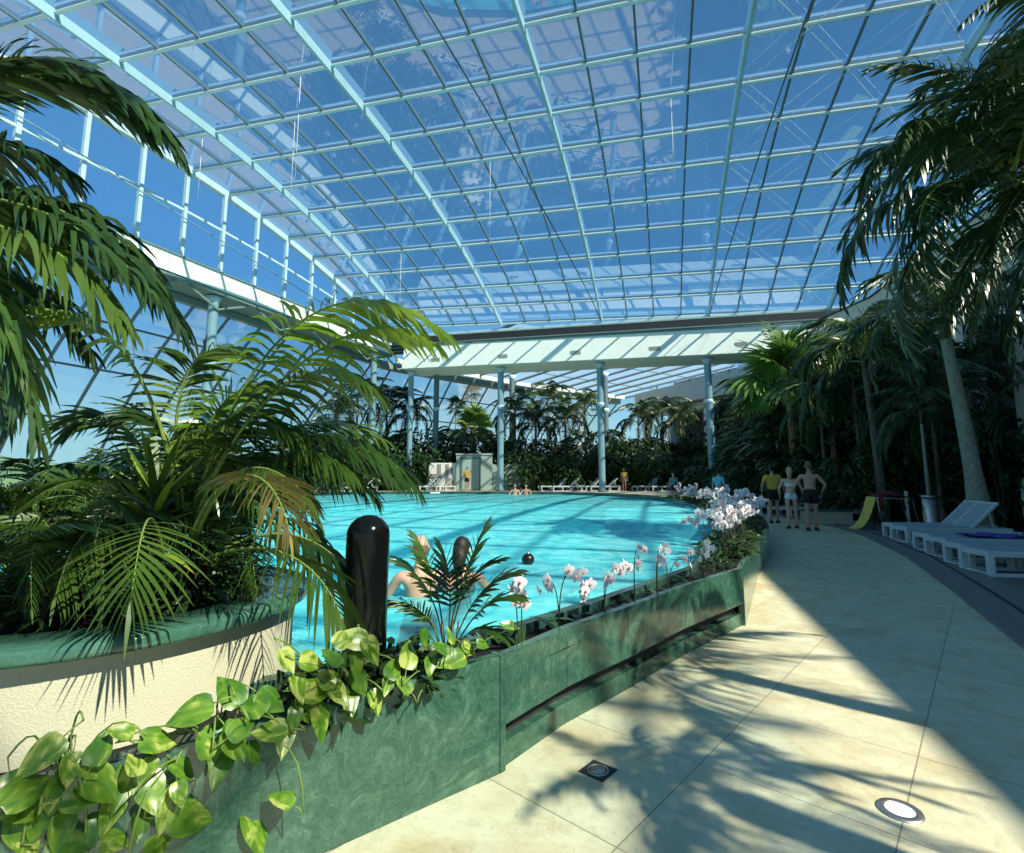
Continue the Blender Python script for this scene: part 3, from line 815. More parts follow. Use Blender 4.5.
def frond_mb(P, n, L, wid, droop, rng, vang=0.15, start=0.18, r0=0.012, seg=4, ang=(68, 24), twist=0.5, jit=0.12, plumose=0.0, tipL=0.35):
    """a feather leaf: rachis along the control points P, n pairs of leaflets of length L hanging by droop"""
    b = MB()
    m = 14
    pts = [bez(P, k / m) for k in range(m + 1)]
    b.tube(pts, [r0 * (1 - 0.82 * k / m) for k in range(m + 1)], 5, 1)
    for k in range(n):
        t_ = start + (1 - start) * (k + 0.5) / n
        q = bez(P, t_); T = (bez(P, min(1, t_ + 0.01)) - bez(P, t_ - 0.01)).normalized()
        u = UP - T * T.z
        if u.length < 0.05: u = V((0, -1, 0)) - T * T.y * -1
        u.normalize(); sdv = T.cross(u).normalized()
        f = (k + 0.5) / n
        prof = (0.55 + 0.45 * math.sin(math.pi * min(1, f * 1.25 + 0.1))) if f < 0.55 else (1 - (1 - tipL) * ((f - 0.55) / 0.45) ** 1.3)
        a = R(ang[0] + (ang[1] - ang[0]) * f)
        for sgn in (-1, 1):
            pl = rng.uniform(-plumose, plumose)
            d = T * math.cos(a) + sdv * (sgn * math.sin(a)) + u * (vang + pl)
            d += V((rng.uniform(-jit, jit), rng.uniform(-jit, jit), rng.uniform(-jit, jit)))
            side = T * 1.0 + u * (twist * (1 + rng.uniform(-0.4, 0.4)))
            strip(b, q, d, L * prof * rng.uniform(0.88, 1.08), wid * (0.55 + 0.45 * prof), droop * rng.uniform(0.75, 1.25), side, seg)
    d = (bez(P, 1) - bez(P, 0.97)).normalized()
    strip(b, bez(P, 1), d, L * tipL, wid * 0.6, droop, d.cross(UP) + V((0.01, 0, 0)), seg)
    return b
def place_frond(parent, P, mats, origin=None, name='frond', **kw):
    o0 = parent.location
    P = [V(p) - o0 for p in P]
    b = frond_mb([p - P[0] for p in P], **kw)
    o = link(name, b.mesh(name, mats), parent)
    o.location = P[0]
    return o
def proto_frond(name, mats, L, rise, reach, fall, n, leafL, wid, droop, seed, **kw):
    rng = random.Random(seed)
    P = [V((0, 0, 0)), V((reach * 0.28, 0, rise)), V((reach * 0.75, rng.uniform(-.08, .08) * L, rise * 1.15)), V((reach, rng.uniform(-.1, .1) * L, rise - fall))]
    return frond_mb(P, n, leafL, wid, droop, rng, **kw).mesh(name, mats)
def fan_mesh(name, mats, r, n, droop, seed, petiole=1.0):
    rng = random.Random(seed); b = MB()
    tip = V((petiole * 0.8, 0, petiole * 0.55))
    b.tube([V((0, 0, 0)), V((petiole * 0.4, 0, petiole * 0.36)), tip], [0.02, 0.016, 0.012], 5, 1)
    T = V((0.82, 0, 0.35)).normalized(); sdv = V((0, 1, 0)); u = T.cross(sdv) * -1
    for k in range(n):
        a = R(-140 + 280 * k / (n - 1))
        d = T * math.cos(a) + sdv * math.sin(a) + u * 0.18
        L = r * (0.72 + 0.28 * math.cos(a / 1.8)) * rng.uniform(0.92, 1.05)
        strip(b, tip, d, L, r * 0.13, droop * rng.uniform(0.7, 1.3), sdv * math.cos(a) - T * math.sin(a) + u * 0.25, 4)
    return b.mesh(name, mats)
def bush_mesh(name, mats, n, rad, h, leafL, wid, seed, up=0.35, droop=0.9):
    rng = random.Random(seed); b = MB()
    for k in range(n):
        a = rng.uniform(0, 6.283); rr = rad * rng.uniform(0.15, 1) ** 0.6; z = h * rng.uniform(0.08, 1.0)
        rr *= math.sqrt(max(0.1, 1 - (z / h - 0.45) ** 2 * 2.2))
        p = V((math.cos(a) * rr, math.sin(a) * rr, z))
        d = V((math.cos(a) + rng.uniform(-.7, .7), math.sin(a) + rng.uniform(-.7, .7), up + rng.uniform(-.5, .7)))
        s_ = V((rng.uniform(-1, 1), rng.uniform(-1, 1), rng.uniform(-.4, .4)))
        strip(b, p, d, leafL * rng.uniform(0.6, 1.2), wid * rng.uniform(.7, 1.2), droop, s_, 3)
    for p in b.v: p.z = max(p.z, .015)
    return b.mesh(name, mats)
def stems_mesh(name, mats, n, rad, h, r, seed):
    rng = random.Random(seed); b = MB()
    for k in range(n):
        a = rng.uniform(0, 6.283); q = rad * rng.uniform(0.1, 0.6)
        p = V((math.cos(a) * q * .4, math.sin(a) * q * .4, 0)); e = V((math.cos(a) * q, math.sin(a) * q, h * rng.uniform(.6, .9)))
        b.tube([p, p.lerp(e, .5) + V((0, 0, .05)), e], [r, r * .8, r * .5], 5)
    return b.mesh(name, mats)

FR = {}
LM = lambda k, s_='stalk': [M[k], M[s_]]
for k in range(3):
    FR['royal', k] = proto_frond('frond', LM('leaf_royal'), 2.6, 0.75 + .25 * k, 2.3, 1.3 + .2 * k, 46, 0.66, 0.05, 1.5, 11 + k, plumose=0.55, r0=0.022, start=0.12)
    FR['far', k] = proto_frond('frond', LM('leaf_far', 'stalk_dark'), 2.2, 0.6 + .3 * k, 1.9, 1.1 + .2 * k, 22, 0.62, 0.075, 1.3, 21 + k, r0=0.02, seg=3)
    FR['areca', k] = proto_frond('frond', LM('leaf_areca'), 1.1, 0.55 + .25 * k, 0.95, 0.5 + .12 * k, 30, 0.34, 0.024, 1.1, 31 + k, r0=0.009)
    FR['fan', k] = fan_mesh('fan_leaf', LM('leaf_fan'), 0.95, 26, 0.5 + .25 * k, 41 + k)
    FR['fardark', k] = proto_frond('frond', LM('leaf_dark', 'stalk_dark'), 2.2, 0.55 + .3 * k, 2.0, 1.5 + .2 * k, 28, 0.6, 0.065, 1.6, 51 + k, r0=0.02, seg=3, plumose=.3)
    FR['fanfar', k] = fan_mesh('fan_leaf', LM('leaf_far', 'stalk_dark'), 0.9, 18, 0.6 + .25 * k, 61 + k, 0.8)
def palm(name, label, cat, base, h, n, kind, rng, trunk='trunk', r=(0.14, 0.1), lean=V((0, 0, 0)), sc=1.0, group=None, up=(0.75, -0.35), bulge=True, crown_mat='stalk_dark', old=True):
    o = thing(name, label, cat, base, 0, group)
    top = V((0, 0, h)) + lean
    b = MB(); m = 12; prof = []
    pts = [V((lean.x * (k / m) ** 1.5, lean.y * (k / m) ** 1.5, (h + 0.02) * k / m)) for k in range(m + 1)]
    rs = [r[0] + (r[1] - r[0]) * k / m + (r[0] * 0.35 * max(0, 1 - k * 3 / m)) for k in range(m + 1)]
    b.tube(pts, rs, 14); b.build('trunk', M[trunk], o)
    if bulge:
        b = MB(); b.tube([top - V((0, 0, .05)), top + V((0, 0, 0.25 * sc)), top + V((0, 0, 0.6 * sc))], [r[1] * 1.05, r[1] * 1.15, r[1] * .5], 12); b.build('crown_shaft', M[crown_mat], o)
    ct = top + V((0, 0, 0.4 * sc if bulge else 0.0))
    for k in range(n):
        f = k / max(1, n - 1)
        el = up[0] + (up[1] - up[0]) * f + rng.uniform(-.12, .12)
        me = FR[kind, k % 3]
        c = link(me.name.split('.')[0], me, o)
        c.location = ct - V((0, 0, 0.25 * sc * f))
        c.rotation_euler = (rng.uniform(-.25, .25), -el, k * 2.39996 + rng.uniform(-.2, .2))
        c.scale = (sc * rng.uniform(.88, 1.1),) * 3
    return o
rng = random.Random(3)

# ------------------------------------------------------------------ palms in the round planter
RZ0 = 0.765
pm = thing('areca_palm', 'arching areca palm with long bright fronds in the round planter', 'palm', (-1.98, 2.85, RZ0))
def F(parent, wp, mats='leaf_areca', n=34, L=0.36, wid=0.024, droop=1.0, seed=1, st='stalk', **kw):
    place_frond(parent, [at(*p_) for p_ in wp], LM(mats, st), n=n, L=L, wid=wid, droop=droop, rng=random.Random(seed), **kw)
# bright group that arches to the right
F(pm, [(190, 520, 2.85), (235, 360, 2.85), (325, 240, 2.7), (448, 335, 2.55)], 'leaf_bright', 30, 0.42, 0.026, 1.1, 1, start=0.35, twist=0.9, r0=0.011)
F(pm, [(192, 520, 2.9), (240, 400, 2.9), (350, 285, 2.75), (437, 345, 2.6)], 'leaf_bright', 26, 0.38, 0.024, 1.2, 2, start=0.3, twist=0.9)
F(pm, [(195, 520, 2.75), (240, 400, 2.7), (320, 330, 2.6), (380, 395, 2.5)], 'leaf_areca', 24, 0.36, 0.024, 1.2, 3, start=0.3, twist=0.8)
# one that arches up and to the left
F(pm, [(180, 520, 2.8), (165, 400, 2.7), (115, 270, 2.5), (-5, 335, 2.3)], 'leaf_bright', 28, 0.36, 0.024, 0.9, 4, start=0.42, r0=0.013, twist=0.9)
# upright ones
F(pm, [(178, 520, 2.95), (168, 410, 2.95), (180, 330, 2.9), (240, 352, 2.85)], 'leaf_areca', 32, 0.34, 0.022, 0.8, 5, start=0.3)
F(pm, [(184, 520, 3.0), (200, 420, 3.0), (225, 380, 3.0), (270, 385, 3.0)], 'leaf_bright', 30, 0.36, 0.024, 0.9, 6, start=0.3)
F(pm, [(172, 520, 3.0), (140, 430, 3.0), (115, 395, 3.0), (70, 430, 2.9)], 'leaf_areca', 30, 0.34, 0.022, 0.9, 7, start=0.3)
# reaching right over the pool
F(pm, [(195, 530, 3.0), (250, 430, 3.0), (350, 395, 2.95), (418, 490, 2.9)], 'leaf_areca', 34, 0.38, 0.018, 1.2, 8, start=0.3, twist=0.9)
F(pm, [(195, 530, 3.15), (260, 450, 3.2), (340, 415, 3.2), (395, 480, 3.2)], 'leaf_dark', 34, 0.4, 0.018, 1.2, 9, start=0.25)
F(pm, [(195, 530, 3.1), (250, 450, 3.1), (310, 430, 3.0), (355, 475, 2.9)], 'leaf_areca', 36, 0.36, 0.024, 1.3, 10, start=0.25)
F(pm, [(195, 530, 3.25), (260, 440, 3.3), (350, 425, 3.3), (412, 475, 3.3)], 'leaf_dark', 40, 0.4, 0.016, 1.0, 41, start=0.25, jit=.2, plumose=.3)
F(pm, [(195, 530, 3.2), (240, 430, 3.2), (320, 400, 3.2), (385, 440, 3.2)], 'leaf_areca', 40, 0.36, 0.016, 0.9, 42, start=0.25, jit=.2, plumose=.3)
F(pm, [(195, 535, 3.3), (250, 470, 3.3), (330, 440, 3.3), (375, 500, 3.3)], 'leaf_dark', 40, 0.36, 0.016, 1.0, 43, start=0.25, jit=.2, plumose=.3)
F(pm, [(190, 530, 2.9), (215, 430, 2.9), (250, 400, 2.85), (300, 440, 2.8)], 'leaf_areca', 34, 0.34, 0.018, 0.9, 44, start=0.25, jit=.2, plumose=.3)
F(pm, [(185, 530, 2.8), (180, 440, 2.8), (160, 400, 2.8), (120, 420, 2.75)], 'leaf_dark', 34, 0.32, 0.018, 0.8, 45, start=0.25, jit=.2, plumose=.3)
# browning frond hanging over the rim
F(pm, [(195, 540, 2.6), (225, 455, 2.4), (275, 455, 2.2), (290, 535, 2.1)], 'leaf_dry', 20, 0.3, 0.022, 0.8, 11, start=0.4, twist=0.9)
F(pm, [(190, 540, 2.6), (215, 470, 2.5), (260, 440, 2.4), (310, 500, 2.3)], 'leaf_areca', 30, 0.32, 0.022, 1.2, 12, start=0.35)
# low front frond bending over the rim towards the path
F(pm, [(165, 560, 2.5), (150, 480, 2.35), (140, 530, 2.05), (131, 600, 1.93)], 'leaf_areca', 15, 0.34, 0.026, 0.75, 13, start=0.5, r0=0.008, twist=0.3, ang=(85, 12), jit=.05, tipL=.6)
F(pm, [(150, 560, 2.5), (110, 500, 2.4), (75, 520, 2.25), (55, 598, 2.1)], 'leaf_areca', 24, 0.3, 0.022, 1.2, 14, start=0.4)
# frond that hangs beside the bollard
F(pm, [(205, 560, 2.6), (265, 530, 2.45), (330, 555, 2.3), (348, 640, 2.25)], 'leaf_areca', 20, 0.36, 0.022, 1.2, 15, start=0.3, twist=0.9, r0=0.01)
F(pm, [(205, 560, 2.8), (265, 520, 2.8), (320, 525, 2.75), (358, 585, 2.7)], 'leaf_dark', 30, 0.34, 0.022, 1.5, 16, start=0.3)
b = MB()
for k in range(9):
    a = k * .7; q = V((math.cos(a) * .12, math.sin(a) * .09, 0))
    b.tube([q, q * 1.5 + V((0, 0, .3)), q * 2.0 + V((0, 0, .55))], [.022, .018, .01], 7)
b.build('cane', M['stalk'], pm)
def clump(label, x, y, n, kind, sc, seed, group=None, name='areca_palm', mats=None, z=RZ0, up=(0.9, -0.5)):
    rng_ = random.Random(seed)
    o = thing(name, label, 'palm', (x, y, z), 0, group)
    b = MB()
    for k in range(6):
        a = k * 1.05; q = V((math.cos(a) * .06, math.sin(a) * .06, 0))
        b.tube([q, q * 1.8 + V((0, 0, .2)), q * 2.2 + V((0, 0, .4 * sc))], [.018, .015, .008], 6)
    b.build('cane', M['stalk_dark'], o)
    for k in range(n):
        f = k / (n - 1); me = FR[kind, k % 3]
        c = link('frond', me, o)
        c.location = (0, 0, (0.1 + 0.3 * rng_.random()) * sc)
        c.rotation_euler = (rng_.uniform(-.3, .3), -(up[0] + (up[1] - up[0]) * f), k * 2.4 + rng_.uniform(-.3, .3))
        c.scale = (sc * rng_.uniform(.8, 1.1),) * 3
    return o
clump('dense dark areca clump at the left of the round planter', -2.42, 2.62, 22, 'areca', 0.6, 5)
clump('dense dark areca clump at the right back of the round planter', -1.72, 3.05, 24, 'areca', 0.75, 6)
clump('bushy low areca clump at the back left of the round planter', -2.25, 3.15, 22, 'areca', 0.66, 7)
clump('short areca clump at the front of the round planter', -2.0, 2.35, 16, 'areca', 0.5, 8)
# spiky strap-leaved plant in the middle of the planter
o = thing('dracaena', 'spiky strap-leaved dracaena in the middle of the round planter', 'plant', (-1.76, 2.6, RZ0))
b = MB(); b.tube([V((0, 0, 0)), V((0, 0, .62))], .025, 8); b.build('stem', M['stalk_dark'], o)
rr = random.Random(8)
for k in range(46):
    b = MB(); a = k * 2.4; e = 1.25 - 1.3 * k / 46
    strip(b, V((0, 0, 0)), V((math.cos(a) * math.cos(e), math.sin(a) * math.cos(e), math.sin(e))), rr.uniform(.34, .52), .036, .4, V((-math.sin(a), math.cos(a), 0)), 4)
    c = b.build('leaf', M['leaf_areca'] if k % 3 else M['leaf_bright'], o); c.location = (0, 0, .62 - .35 * k / 46)
# undergrowth of the planter
us = [bush_mesh('foliage', [M['leaf_dark']], 420, 0.3, 0.42, 0.17, 0.02, s_) for s_ in (1, 2)]
st = stems_mesh('stem', [M['stalk_dark']], 12, .25, .4, .008, 3)
for k, (x, y) in enumerate(((-2.5, 2.95), (-2.05, 2.5), (-1.65, 2.72), (-1.9, 3.2))):
    lab = ('dark leafy undergrowth at the left inside the round planter', 'dark leafy undergrowth at the front inside the round planter', 'dark leafy undergrowth at the right inside the round planter', 'dark leafy undergrowth at the back inside the round planter')[k]
    o = thing('shrub', lab, 'shrub', (x, y, RZ0), k)
    link('foliage', us[k % 2], o); link('stem', st, o)

# palm whose fronds come in from the left edge
pl = thing('overhanging_palm', 'palm at the left edge with long dark fronds hanging into view', 'palm', (-2.95, 2.35, 0))
b = MB(); b.tube([V((0, 0, 0)), V((.02, 0, .9)), V((0, .02, 2.2))], [.1, .085, .06], 12); b.build('trunk', M['trunk'], pl)
F(pl, [(-190, 190, 2.3), (-60, 20, 2.3), (105, 20, 2.35), (182, 160, 2.4)], 'leaf_royal', 58, 0.42, 0.036, 0.6, 21, start=0.2, r0=0.014, twist=0.6, jit=0.14, plumose=0.2, ang=(40, 12), tipL=0.25, vang=0.0)
F(pl, [(-190, 230, 2.25), (-60, 140, 2.3), (110, 190, 2.4), (186, 335, 2.5)], 'leaf_royal', 58, 0.42, 0.03, 1.2, 22, start=0.2, r0=0.014, twist=0.7, jit=0.22, plumose=0.3, tipL=0.25)
F(pl, [(-190, 250, 2.1), (-60, 190, 2.1), (60, 215, 2.15), (128, 330, 2.2)], 'leaf_areca', 40, 0.38, 0.03, 1.4, 23, start=0.2, r0=0.012, twist=0.9, jit=0.22, plumose=0.3)
F(pl, [(-190, 260, 2.0), (-70, 200, 2.0), (20, 260, 2.05), (38, 440, 2.1)], 'leaf_royal', 42, 0.4, 0.03, 1.3, 24, start=0.2, r0=0.012, twist=0.8, jit=0.22, plumose=0.3)
F(pl, [(-190, 265, 2.2), (-100, 230, 2.25), (-20, 270, 2.3), (10, 420, 2.35)], 'leaf_dark', 40, 0.44, 0.03, 1.4, 25, start=0.2, r0=0.012, twist=0.8, jit=0.22, plumose=0.3)
F(pl, [(-190, 255, 2.4), (-60, 225, 2.5), (30, 255, 2.6), (90, 350, 2.7)], 'leaf_dark', 40, 0.42, 0.03, 1.2, 26, start=0.2, r0=0.012, twist=0.8, jit=0.22, plumose=0.3)
F(pl, [(-190, 210, 2.5), (-90, 110, 2.5), (0, 120, 2.5), (75, 180, 2.5)], 'leaf_royal', 36, 0.4, 0.03, 1.2, 27, start=0.2, r0=0.012, twist=0.6, jit=0.22, plumose=0.3)

F(pl, [(-190, 235, 2.4), (-50, 150, 2.45), (90, 175, 2.5), (165, 290, 2.55)], 'leaf_dark', 52, 0.4, 0.026, 1.2, 28, start=0.2, r0=0.012, twist=0.7, jit=.25, plumose=.3)
F(pl, [(-190, 225, 2.15), (-60, 165, 2.15), (70, 195, 2.2), (150, 290, 2.25)], 'leaf_royal', 50, 0.36, 0.024, 1.2, 29, start=0.2, r0=0.012, twist=0.7, jit=.25, plumose=.3)
F(pl, [(-190, 180, 2.4), (-60, 45, 2.4), (80, 55, 2.4), (150, 140, 2.4)], 'leaf_dark', 50, 0.36, 0.03, 0.5, 30, start=0.2, r0=0.012, twist=0.6, jit=.14, plumose=.2, ang=(38, 12))
F(pl, [(-190, 265, 1.9), (-90, 225, 1.9), (-10, 250, 1.95), (25, 380, 2.0)], 'leaf_areca', 46, 0.34, 0.024, 1.0, 31, start=0.2, r0=0.012, twist=0.7, jit=.2, plumose=.3)

# ------------------------------------------------------------------ small parlour palm in the marble planter
pc = on(446, 672, 0.44)
pp = thing('parlour_palm', 'small parlour palm with stiff dark fronds rising from the marble planter', 'palm', (pc.x, pc.y + .12, 0.44))
cy = pp.location.y
for k, wp in enumerate([[(446, 668), (450, 600), (470, 560), (486, 524)], [(446, 668), (440, 600), (425, 575), (396, 560)], [(446, 668), (436, 620), (420, 600), (388, 602)],
                        [(446, 668), (450, 610), (455, 575), (440, 545)], [(446, 668), (465, 620), (490, 590), (522, 598)], [(446, 668), (460, 620), (480, 575), (520, 572)],
                        [(446, 668), (455, 635), (480, 618), (505, 640)], [(446, 668), (432, 630), (425, 625), (412, 650)], [(446, 668), (444, 610), (432, 560), (415, 535)], [(446, 668), (456, 600), (466, 570), (500, 560)]]):
    yy = [cy, cy - .02, cy + .05 * ((k % 3) - 1), cy + .1 * ((k % 3) - 1)]
    F(pp, [(*q, yy[j]) for j, q in enumerate(wp)], 'leaf_dark' if k % 2 else 'leaf_areca', 15, 0.17, 0.019, 0.5, 60 + k, start=0.4, r0=0.006, twist=0.5, st='stalk_dark', ang=(60, 22))
b = MB()
for k in range(5): b.tube([V((.03 * math.cos(k * 1.3), .03 * math.sin(k * 1.3), 0)), V((.05 * math.cos(k * 1.3), .05 * math.sin(k * 1.3), .22))], .007, 6)
b.build('cane', M['stalk_dark'], pp)

# ------------------------------------------------------------------ pothos trailing over the planter
def leaf_mesh(name, mats, L, W, seed, curl=0.12):
    rg = random.Random(seed); b = MB(); n = 9
    prof = [0.0, 0.32, 0.46, 0.5, 0.47, 0.41, 0.33, 0.23, 0.11, 0.0]
    rows = []
    for k in range(n + 1):
        f = k / n; y = L * (f - 0.0)
        zc = -curl * L * (f ** 2) + 0.02 * L * math.sin(f * 7)
        wv = prof[k] * W
        back = -0.09 * L if k in (1, 2) else 0
        rows.append([V((-wv, y + back, zc + 0.10 * wv + 0.012 * L * math.sin(k * 1.7 + seed))), V((-wv * .5, y + back * .3, zc + 0.07 * wv)), V((0, y, zc - 0.02 * L)), V((wv * .5, y + back * .3, zc + 0.07 * wv)), V((wv, y + back, zc + 0.10 * wv + 0.012 * L * math.sin(k * 2.1 + seed)))])
    for r_ in rows: b.v += r_
    for k in range(n):
        for j in range(4):
            a = k * 5 + j; b.f.append((a, a + 1, a + 6, a + 5)); b.mi.append(0); b.sm.append(True)
    b.tube([V((0, -L * .45, -.01)), V((0, -L * .2, 0.005)), V((0, 0, 0))], [.0025, .0022, .002], 5, 1)
    return b.mesh(name, mats)
PL = [leaf_mesh('leaf', [M['pothos'], M['stalk']], 0.118, 0.076, s_, c_) for s_, c_ in ((1, .1), (2, .25), (3, .35))]
wn = V((OUT_L[3] - OUT_L[2]).normalized()); wnor = V((wn.y, -wn.x, 0))           # towards the path
def wallpt(px, py, off):
    q = OUT_L[3] + wnor * off
    return on_plane(px, py, q, wnor)
leaves = [(37, 759, -150, 1.1), (35, 785, 60, 1.2), (70, 772, 200, .8), (102, 744, 20, .95), (119, 731, -60, .7), (104, 788, 160, 1.2), (126, 785, 200, 1.1), (152, 796, 170, 1.2), (167, 815, 190, 1.1), (197, 818, 120, 1.4), (163, 740, 120, 1.1), (186, 714, -80, 1.25),
          (228, 687, -30, 1.2), (215, 746, 190, 1.2), (219, 771, 200, 1.0), (237, 748, 150, 1.1), (249, 701, -30, 1.15), (273, 703, 140, 1.1), (267, 731, -80, 1.1), (289, 662, 170, .9), (315, 662, 100, 1.0), (334, 676, 60, 1.1), (319, 692, 90, 1.2), (349, 638, -70, 1.2), (371, 651, 130, 1.0),
          (323, 722, 190, 1.2), (260, 833, 160, 1.4), (280, 796, -30, .9), (111, 815, 200, 1.0), (41, 818, 210, 1.1), (74, 846, 120, 1.1), (163, 842, 90, .9), (347, 636, 60, 1.0), (373, 653, 170, 1.1), (410, 651, 10, 1.2), (451, 659, -80, 1.3), (388, 685, 200, .9), (362, 685, 150, 1.0), (351, 703, 180, 1.0), (377, 703, 190, .9),
          (403, 681, -30, .9), (485, 644, 100, .7), (507, 624, -60, .7), (451, 633, 20, .8), (425, 640, 170, .8), (358, 666, 200, .9), (300, 690, 200, 1.0), (340, 695, 170, 1.0), (395, 665, 40, 1.0), (430, 668, 190, .8), (305, 710, 150, .9), (245, 725, 60, 1.0), (285, 740, 190, 1.0), (205, 740, 20, .9), (185, 770, 170, .9), (135, 760, 0, .8), (85, 800, 100, .9), (60, 835, 200, .9), (20, 835, 160, 1.0), (330, 655, -20, .9), (12, 790, 170, .8), (25, 812, 120, .8), (52, 800, 190, .7), (95, 830, 180, .8), (118, 842, 120, .8), (140, 828, 200, .75), (60, 780, 30, .7), (90, 770, 160, .7), (145, 775, 200, .75), (180, 795, 150, .7), (228, 735, 200, .75), (255, 755, 170, .7), (295, 720, 190, .75), (318, 712, 160, .7), (345, 690, 120, .75), (30, 846, 150, .8), (365, 640, 10, .8), (470, 650, 150, .8), (440, 645, -40, .8)]
groups = {0: 'yellow-green variegated pothos trailing over the marble at the lower left corner', 1: 'variegated pothos trailing down the marble in front of the cream planter', 2: 'variegated pothos bunched below the black bollard', 3: 'small-leaved pothos under the parlour palm by the orchids'}
PO = {}
def pothos_of(px): return 0 if px < 130 else 1 if px < 283 else 2 if px < 396 else 3
for k in groups:
    mx = (60, 215, 335, 445)[k]
    q = wallpt(mx, (790, 735, 690, 672)[k], -0.14)
    PO[k] = thing('pothos', groups[k], 'plant', (q.x, q.y, 0.44))
rl = random.Random(12)
nodes_ = {k: [] for k in groups}
for px, py, ang, sc in leaves:
    k = pothos_of(px)
    p = wallpt(px, py, rl.uniform(0.02, 0.09))
    me = PL[rl.randrange(3)]
    o = link('leaf', me, PO[k])
    # frame: leaf axis in the wall plane at angle ang (0 = up, clockwise), blade facing the path and up
    face = (wnor * 0.8 + V((0.25, -0.1, 0.75)) + V((rl.uniform(-.35, .35), rl.uniform(-.35, .35), rl.uniform(-.3, .3)))).normalized()
    right = wn; a = R(ang + rl.uniform(-18, 18))
    ax = V((0, 0, 1)) * math.cos(a) + right * math.sin(a)
    ax = (ax - face * ax.dot(face)).normalized()
    xx = ax.cross(face).normalized()
    m3 = Matrix((xx, ax, face)).transposed()
    sc *= 1.0
    c = p - ax * (0.065 * sc)
    o.matrix_local = Matrix.Translation(c - PO[k].location) @ m3.to_4x4() @ Matrix.Scale(sc, 4)
    nodes_[k].append(c - ax * .05 * sc)
for k in groups:
    b = MB(); pts = sorted(nodes_[k], key=lambda q: q.dot(wn))
    o0 = PO[k].location
    root = V((0, 0, 0))
    for j in range(0, len(pts)):
        e = pts[j] - o0
        mid = root.lerp(e, .5) + V((0, 0, .1 + .04 * (j % 3)))
        if e.z < 0.1: mid = V((e.x, e.y, .14)) * .9
        b.tube([bez([root, mid, mid * .6 + e * .4, e], f / 6) for f in range(7)], .0032, 5)
    b.build('vine', M['stalk'], PO[k])
# dark filler leaves behind the pothos
fm = bush_mesh('foliage', [M['leaf_dark']], 150, 0.22, 0.2, 0.1, 0.05, 77)
for k, px in enumerate((330, 400)):
    q = wallpt(px, (680, 668)[k], -0.17)
    o = thing('shrub', ('low dark leaves in the marble planter at the foot of the bollard', 'low dark leaves in the marble planter around the parlour palm')[k], 'shrub', (q.x, q.y, .44), k)
    link('foliage', fm, o); link('stem', stems_mesh('stem', [M['stalk_dark']], 6, .15, .2, .005, k), o)

# ------------------------------------------------------------------ orchids
def blossom_mesh(seed, r=0.045):
    b = MB(); rg = random.Random(seed)
    for k in range(5):
        a = R(90 + 72 * k); wd = r * (0.95 if k in (1, 4) else 0.62); L = r * (1.0 if k in (1, 4) else 1.05)
        d = V((math.cos(a), -0.15, math.sin(a))); s_ = V((-math.sin(a), 0, math.cos(a)))
        pts = []
        for f, wf in ((0, .25), (.4, .95), (.75, .8), (1, .15)): pts.append((d * (L * f) + V((0, .25 * r * f * f, 0)), wd * wf))
        i = len(b.v)
        for p_, w_ in pts: b.v += [p_ - s_ * w_ * .55, p_ + s_ * w_ * .55]
        for j in range(3): b.f.append((i + 2 * j, i + 2 * j + 1, i + 2 * j + 3, i + 2 * j + 2)); b.mi.append(0); b.sm.append(True)
    b.ball((0, -.2 * r, -.12 * r), r * .22, n=4, mi=1)
    return b.mesh('blossom', [M['petal'], M['petal_core']])
BL = [blossom_mesh(1, .036), blossom_mesh(2, .042)]
OL = None
def orchid(seed, h, nb, label, loc, rz=0, group=None, bare=False):
    global OL
    rg = random.Random(seed)
    o = thing('orchid', label, 'orchid', loc, rz, group)
    for s_ in range(2 if not bare else 1):
        lean = V((rg.uniform(-.06, .06), rg.uniform(-.05, .02), 0)); hh = h * (1 - .16 * s_)
        P = [V((.015 * s_, 0, 0)), V((lean.x * .3, lean.y * .3, hh * .6)), V((lean.x, lean.y, hh * 1.05)), V((lean.x * 2.2 + .1 * (-1) ** s_, lean.y - .05, hh * .93))]
        b = MB(); b.tube([bez(P, k / 10) for k in range(11)], [.0045 - .0002 * k for k in range(11)], 6); b.build('stem', M['stalk_dark'], o)
        for k in range(nb):
            q = bez(P, .66 + .34 * k / max(1, nb - 1))
            c = link('blossom', BL[k % 2], o)
            c.location = q + V((rg.uniform(-.035, .035), -.02, rg.uniform(-.05, .02)))
            c.rotation_euler = (rg.uniform(-.4, .4), rg.uniform(-.4, .4), rg.uniform(-1.2, 1.2))
            c.scale = (rg.uniform(.8, 1.15),) * 3
    for k in range(5):
        if OL is None:
            b = MB(); strip(b, V((0, 0, 0)), V((1, 0, .9)), .24, .055, 1.0, V((0, 1, 0)), 4); OL = b.mesh('leaf', [M['leaf_shrub']])
        c = link('leaf', OL, o); c.rotation_euler = (0, rg.uniform(-.3, .2), k * 1.3 + rg.uniform(-.3, .3)); c.scale = (rg.uniform(.7, 1.1),) * 3
    return o
near = [(520, 640, 575, 5, 'white orchid spray nearest the parlour palm'), (556, 622, 562, 5, 'white orchid spray just right of the black float'), (581, 612, 573, 4, 'low white orchid spray, second right of the black float'),
        (600, 603, 562, 6, 'full white orchid spray left of the thin pale sprays'), (630, 590, 545, 4, 'tall thin pale orchid spray in the middle of the planter'), (652, 580, 545, 3, 'thin pale orchid spray, left of a close pair'), (663, 575, 545, 3, 'thin pale orchid spray, right of a close pair'),
        (684, 566, 545, 3, 'thin orchid spray just left of the planter bend'), (697, 560, 540, 3, 'thin orchid spray at the planter bend')]
soilz = 0.44
